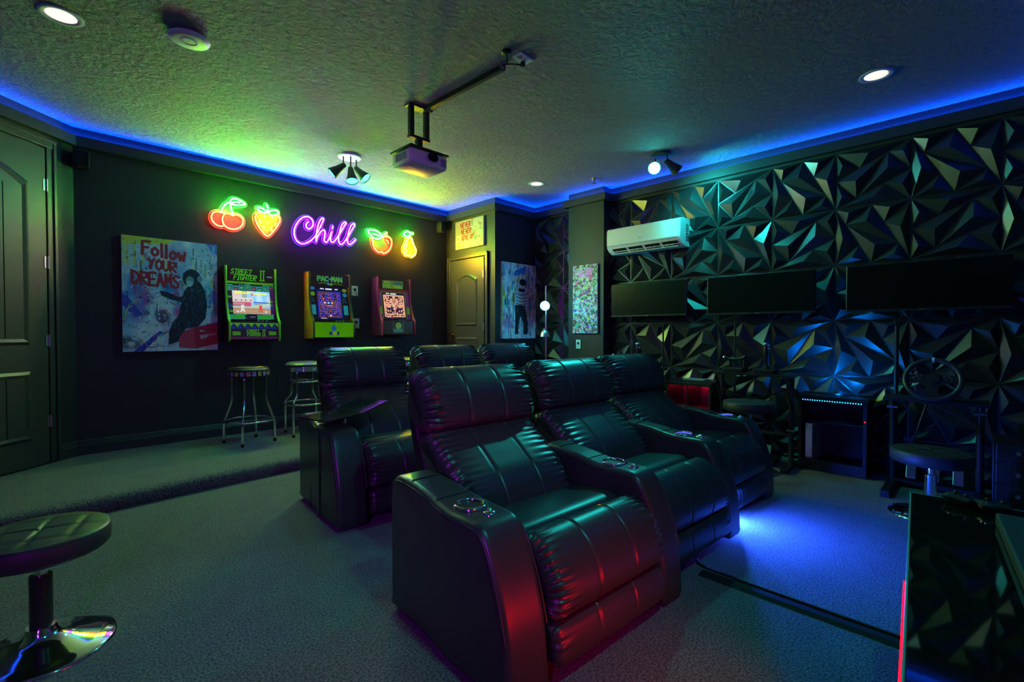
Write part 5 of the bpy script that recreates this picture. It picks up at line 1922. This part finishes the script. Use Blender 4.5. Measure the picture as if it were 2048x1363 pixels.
gs = thing('assumed_glow_strip', 'assumed blue led bar lying on the back of the small black desk', 'led strip', (4.50, 0.80, H), PI / 2)  # assumed unseen bar, added to throw blue light onto the panels
MB().lo((-0.24, -0.02, 0.0), (0.24, 0.02, 0.010), 0.003).build('channel', M_black, gs)
L = bpy.data.lights.new('assumed_desk_glow', 'AREA')
L.shape = 'RECTANGLE'
L.size, L.size_y = 0.44, 0.015
L.color = (0.0, 0.20, 1.0)
L.energy = 9.0
o = bpy.data.objects.new('assumed_desk_glow', L)
COL.objects.link(o)
o.parent = gs
o.location = (0, 0.06, 0.020)
o.rotation_euler = Vector((0.0, -0.5, 0.85)).to_track_quat('-Z', 'X').to_euler()
pc = thing('pc_tower', 'slim pale pc tower with a violet sheen standing in the led desk', 'pc tower', (4.40, 0.945, 0.085), PI / 2)
MB().box((0, 0, 0.14), (0.07, 0.20, 0.28), 0.004).build('case', M_grey, pc)
MB().box((0.012, 0.102, 0.145), (0.046, 0.006, 0.262), 0.002).build('front_plate', mat('silver_plate', (0.75, 0.72, 0.78), 0.4), pc)
MB().box((-0.026, 0.103, 0.14), (0.022, 0.006, 0.27), 0.002).build('port_strip', M_black, pc)
for k in range(5):
    MB().cyl((-0.026, 0.104, 0.05 + k * 0.018), (-0.026, 0.109, 0.05 + k * 0.018), 0.003, n=8).build('port', M_steel, pc)
for z in (0.03, 0.26):
    MB().cyl((0.026, 0.103, z), (0.026, 0.107, z), 0.004, n=10).build('screw', M_black, pc)

# steering wheel rig
sw = thing('wheel_rig', 'black steering wheel stand with pedals near the right edge', 'game rig', (4.20, 0.215, 0), RW)
for x in (-0.22, 0.22):
    MB().lo((x - 0.025, -0.30, 0.0), (x + 0.025, 0.28, 0.045), 0.004).build('skid', M_black, sw)
    MB().tube([(x, 0.10, 0.04), (x, 0.04, 0.62)], 0.020, 10).build('upright', M_blackmetal, sw, smooth=50)
    MB().cyl((x - 0.03, 0.03, 0.56), (x + 0.03, 0.03, 0.56), 0.012, n=12).build('clamp_bolt', M_steel, sw, smooth=40)
MB().lo((-0.26, -0.10, 0.615), (0.26, 0.14, 0.640), 0.004).build('deck', M_blackmetal, sw)
MB().lo((-0.22, 0.06, 0.02), (0.22, 0.26, 0.05), 0.004).build('pedal_board', M_black, sw)
for x in (-0.12, 0.0, 0.12):
    p_ = MB().box((x, 0.10, 0.12), (0.055, 0.012, 0.12), 0.004, rot=(-0.5, 0, 0)).build('pedal', M_steel, sw)
MB().tube(smooth_path([(-0.03, -0.09, 0.62), (-0.06, -0.12, 0.50), (-0.09, -0.12, 0.38), (-0.14, -0.10, 0.28)], 6), 0.006, 6).build('cable', M_blackmetal, sw, smooth=60)
wh = thing('steering_wheel', 'black steering wheel controller with shift paddles and buttons', 'steering wheel', (4.05, 0.215, 0.640), RW)
MB().box((0, 0.09, 0.06), (0.19, 0.15, 0.12), 0.012).build('wheel_base', M_black, wh)
TW = Matrix.Translation((0, -0.045, 0.140)) @ Matrix.Rotation(math.radians(-24), 4, 'X')


def wp(x, z, y=0.0):
    return tuple(TW @ Vector((x, y, z)))


R_ = 0.134
rim = MB().tube([wp(R_ * math.cos(2 * PI * k / 64), R_ * math.sin(2 * PI * k / 64)) for k in range(64)], 0.0155, 12, closed=True)
rim.build('rim', M_leather, wh, smooth=60)
MB().tube([wp((R_ + 0.0005) * math.cos(a), (R_ + 0.0005) * math.sin(a)) for a in np.linspace(PI / 2 - 0.05, PI / 2 + 0.05, 5)], 0.0165, 12).build('centre_mark', M_paper, wh, smooth=60)
hub = MB()
hub.prism([(-0.125, 0.025), (-0.05, 0.035), (0.05, 0.035), (0.125, 0.025), (0.125, -0.01), (0.06, -0.03), (0.03, -0.05), (0.028, -0.125), (-0.028, -0.125), (-0.03, -0.05), (-0.06, -0.03), (-0.125, -0.01)],
          -0.008, 0.012, lambda a, b, h: wp(a, b, h))
hb = hub.build('spokes', M_blackmetal, wh)
MB().lathe([(0.0, 0.0), (0.030, 0.0), (0.034, 0.008)], wp(0, 0.004, -0.010), 24, M=Matrix.Rotation(PI / 2 - math.radians(24), 4, 'X')).build('hub_cap', M_black, wh, smooth=40)
MB().lathe([(0.0, 0.0), (0.009, 0.0), (0.009, 0.002)], wp(0, 0.004, -0.013), 16, M=Matrix.Rotation(PI / 2 - math.radians(24), 4, 'X')).build('badge', M_chrome, wh)
for s in (-1, 1):
    for (x, z) in ((0.055, 0.020), (0.075, 0.015), (0.062, 0.0), (0.09, 0.005)):
        MB().cyl(wp(s * x, z, -0.008), wp(s * x, z, -0.013), 0.0055, n=10).build('button', M_steel, wh, smooth=40)
    MB().box(wp(s * 0.088, 0.045, 0.02), (0.030, 0.004, 0.055), 0.002, rot=(math.radians(-24), s * 0.5, 0)).build('shift_paddle', M_chrome, wh)
    MB().box(wp(s * 0.085, -0.04, 0.0), (0.05, 0.008, 0.016), 0.003, rot=(math.radians(-24), s * 0.6, 0)).build('spoke_trim', M_steel, wh)
# amplifier rack beside the wheel stand
ra = thing('rack_unit', 'black rack of sound gear on the floor at the right edge', 'rack', (4.42, -0.42, 0), PI / 2)
MB().lo((0, 0, 0), (0.36, 0.26, 0.42), 0.004).build('case', M_black, ra)
for k in range(3):
    f = MB().lo((0.015, 0.258, 0.03 + k * 0.13), (0.345, 0.266, 0.145 + k * 0.13), 0.003).build('front_panel', M_blackmetal, ra)
    for j in range(4):
        MB().cyl((0.07 + j * 0.06, 0.264, 0.09 + k * 0.13), (0.07 + j * 0.06, 0.278, 0.09 + k * 0.13), 0.012, n=14).build('knob', M_steel, f, smooth=40)

# ------------------------------------------------------------------ glass-top game table beside the camera
gt = thing('glass_table', 'dark glass-topped game table with a red led edge, lower right', 'table', (1.77, 0.137, 0.0), math.radians(4.2))
# local x runs back from the far corner (negative towards the camera), y negative away from the chairs
TZ = 0.62
M_tint = mat('smoked_glass', (0.004, 0.005, 0.005), 0.04, spec=0.6, coat=0.3)
M_glassedge = mat('glass_edge', (0.10, 0.35, 0.32), 0.15, spec=0.6)
top = MB().lo((-1.55, -0.50, TZ - 0.010), (0, 0, TZ), 0.0015).build('glass_top', M_tint, gt)
MB().lo((-1.55, -0.0005, TZ - 0.010), (0.0, 0.003, TZ), 0.001).build('polished_edge', M_glassedge, top)
MB().lo((-0.0005, -0.50, TZ - 0.010), (0.003, 0.003, TZ), 0.001).build('polished_edge', M_glassedge, top)
MB().lo((-1.54, -0.48, TZ - 0.09), (-0.03, -0.012, TZ - 0.012), 0.004).build('apron_box', M_black, gt)
for x in (-1.45, -0.12):
    for y in (-0.43, -0.07):
        MB().lo((x - 0.025, y - 0.025, 0.0), (x + 0.025, y + 0.025, TZ - 0.09), 0.004).build('leg', M_black, gt)
M_redled = emitter('red_table_led', (1.0, 0.0008, 0.004), 24.0)
ch = MB().lo((-1.50, -0.012, TZ - 0.034), (-0.10, 0.004, TZ - 0.012), 0.002).build('led_channel', M_black, gt)
for (a, b) in ((-1.48, -0.98), (-0.97, -0.60)):
    MB().lo((a, 0.002, TZ - 0.028), (b, 0.007, TZ - 0.018)).build('led_tape', M_redled, ch)
L = bpy.data.lights.new('assumed_red_lamp', 'AREA')  # assumed unseen red light, added low under the table for the recliner fronts
L.shape = 'RECTANGLE'
L.size, L.size_y = 0.6, 0.02
L.color = (1.0, 0.002, 0.006)
L.energy = 1.5
L.spread = math.radians(70)
o = bpy.data.objects.new('assumed_red_lamp', L)
COL.objects.link(o)
o.parent = gt
o.location = (-0.42, -0.03, 0.20)
o.rotation_euler = (PI / 2, 0, 0)
MB().lo((-1.42, -0.06, 0.17), (-0.15, -0.035, 0.23), 0.003).build('lower_rail', M_black, gt)
sl = thing('tabletop_console', 'flat black console slab lying on the glass table', 'console', (1.62, -0.03, TZ), math.radians(4.2))
MB().lo((-0.95, -0.40, 0.0), (0, 0, 0.028), 0.004).build('slab', mat('slab_black', (0.02, 0.03, 0.028), 0.5), sl)
MB().lo((-0.93, -0.38, 0.028), (-0.02, -0.045, 0.031), 0.001).build('screen', M_screen, sl)


def controller(label, loc, rz):
    r = thing('game_controller', label, 'game controller', loc, rz, 'game controllers on the glass table')
    pts = [(-0.035, -0.016), (-0.026, -0.026), (-0.016, -0.012), (0.016, -0.012), (0.026, -0.026), (0.035, -0.016), (0.030, 0.014), (0.018, 0.020), (-0.018, 0.020), (-0.030, 0.014)]
    sp_ = smooth_path(pts, 4, closed=True)
    b = MB()
    n = len(sp_)
    vs = []
    for s, z in ((0.85, 0.004), (1.0, 0.012), (0.95, 0.022), (0.7, 0.026)):
        vs += [(a * s, c * s, z) for a, c in sp_]
    fs = [tuple(range(n - 1, -1, -1)), tuple(3 * n + k for k in range(n))]
    for i in range(3):
        for k in range(n):
            l = (k + 1) % n
            fs.append((i * n + k, i * n + l, (i + 1) * n + l, (i + 1) * n + k))
    b.add(vs, fs).build('shell', M_blackmetal, r, smooth=50)
    for x, y in ((-0.017, 0.006), (0.009, -0.005)):
        MB().lathe([(0.003, 0.024), (0.003, 0.030), (0.006, 0.031), (0.005, 0.034), (0, 0.034)], (x, y, 0), 12).build('thumbstick', M_black, r, smooth=50)
    for x, y in ((0.018, 0.012), (0.024, 0.006), (0.018, 0.0), (0.012, 0.006)):
        MB().cyl((x, y, 0.023), (x, y, 0.028), 0.0024, n=8).build('button', M_steel, r)
    for s in (-1, 1):
        MB().box((s * 0.02, 0.021, 0.018), (0.018, 0.008, 0.008), 0.002).build('trigger', M_black, r)
    return r


controller('small black game controller on the glass table edge, nearer the stool', (1.735, 0.035, TZ), 1.2)
controller('small black game controller on the glass table edge, nearer the slab', (1.72, -0.028, TZ), 1.9)

# cable cover across the carpet
cc = thing('cable_cover', 'low black rubber cable cover running across the carpet to the table', 'cable cover', (2.10, 0.14, 0))
MB().prism([(-0.040, 0.0), (-0.018, 0.008), (0.010, 0.010), (0.030, 0.0)], 0.0, 0.74, lambda a, b, h: (a, h, b)).build('ramp', M_rubber, cc)
MB().tube(smooth_path([(0.036, 0.02, 0.006), (0.034, 0.30, 0.006), (0.038, 0.60, 0.006), (0.05, 0.76, 0.006), (0.09, 0.80, 0.006)], 6), 0.006, 8).build('power_cord', M_black, cc, smooth=60)
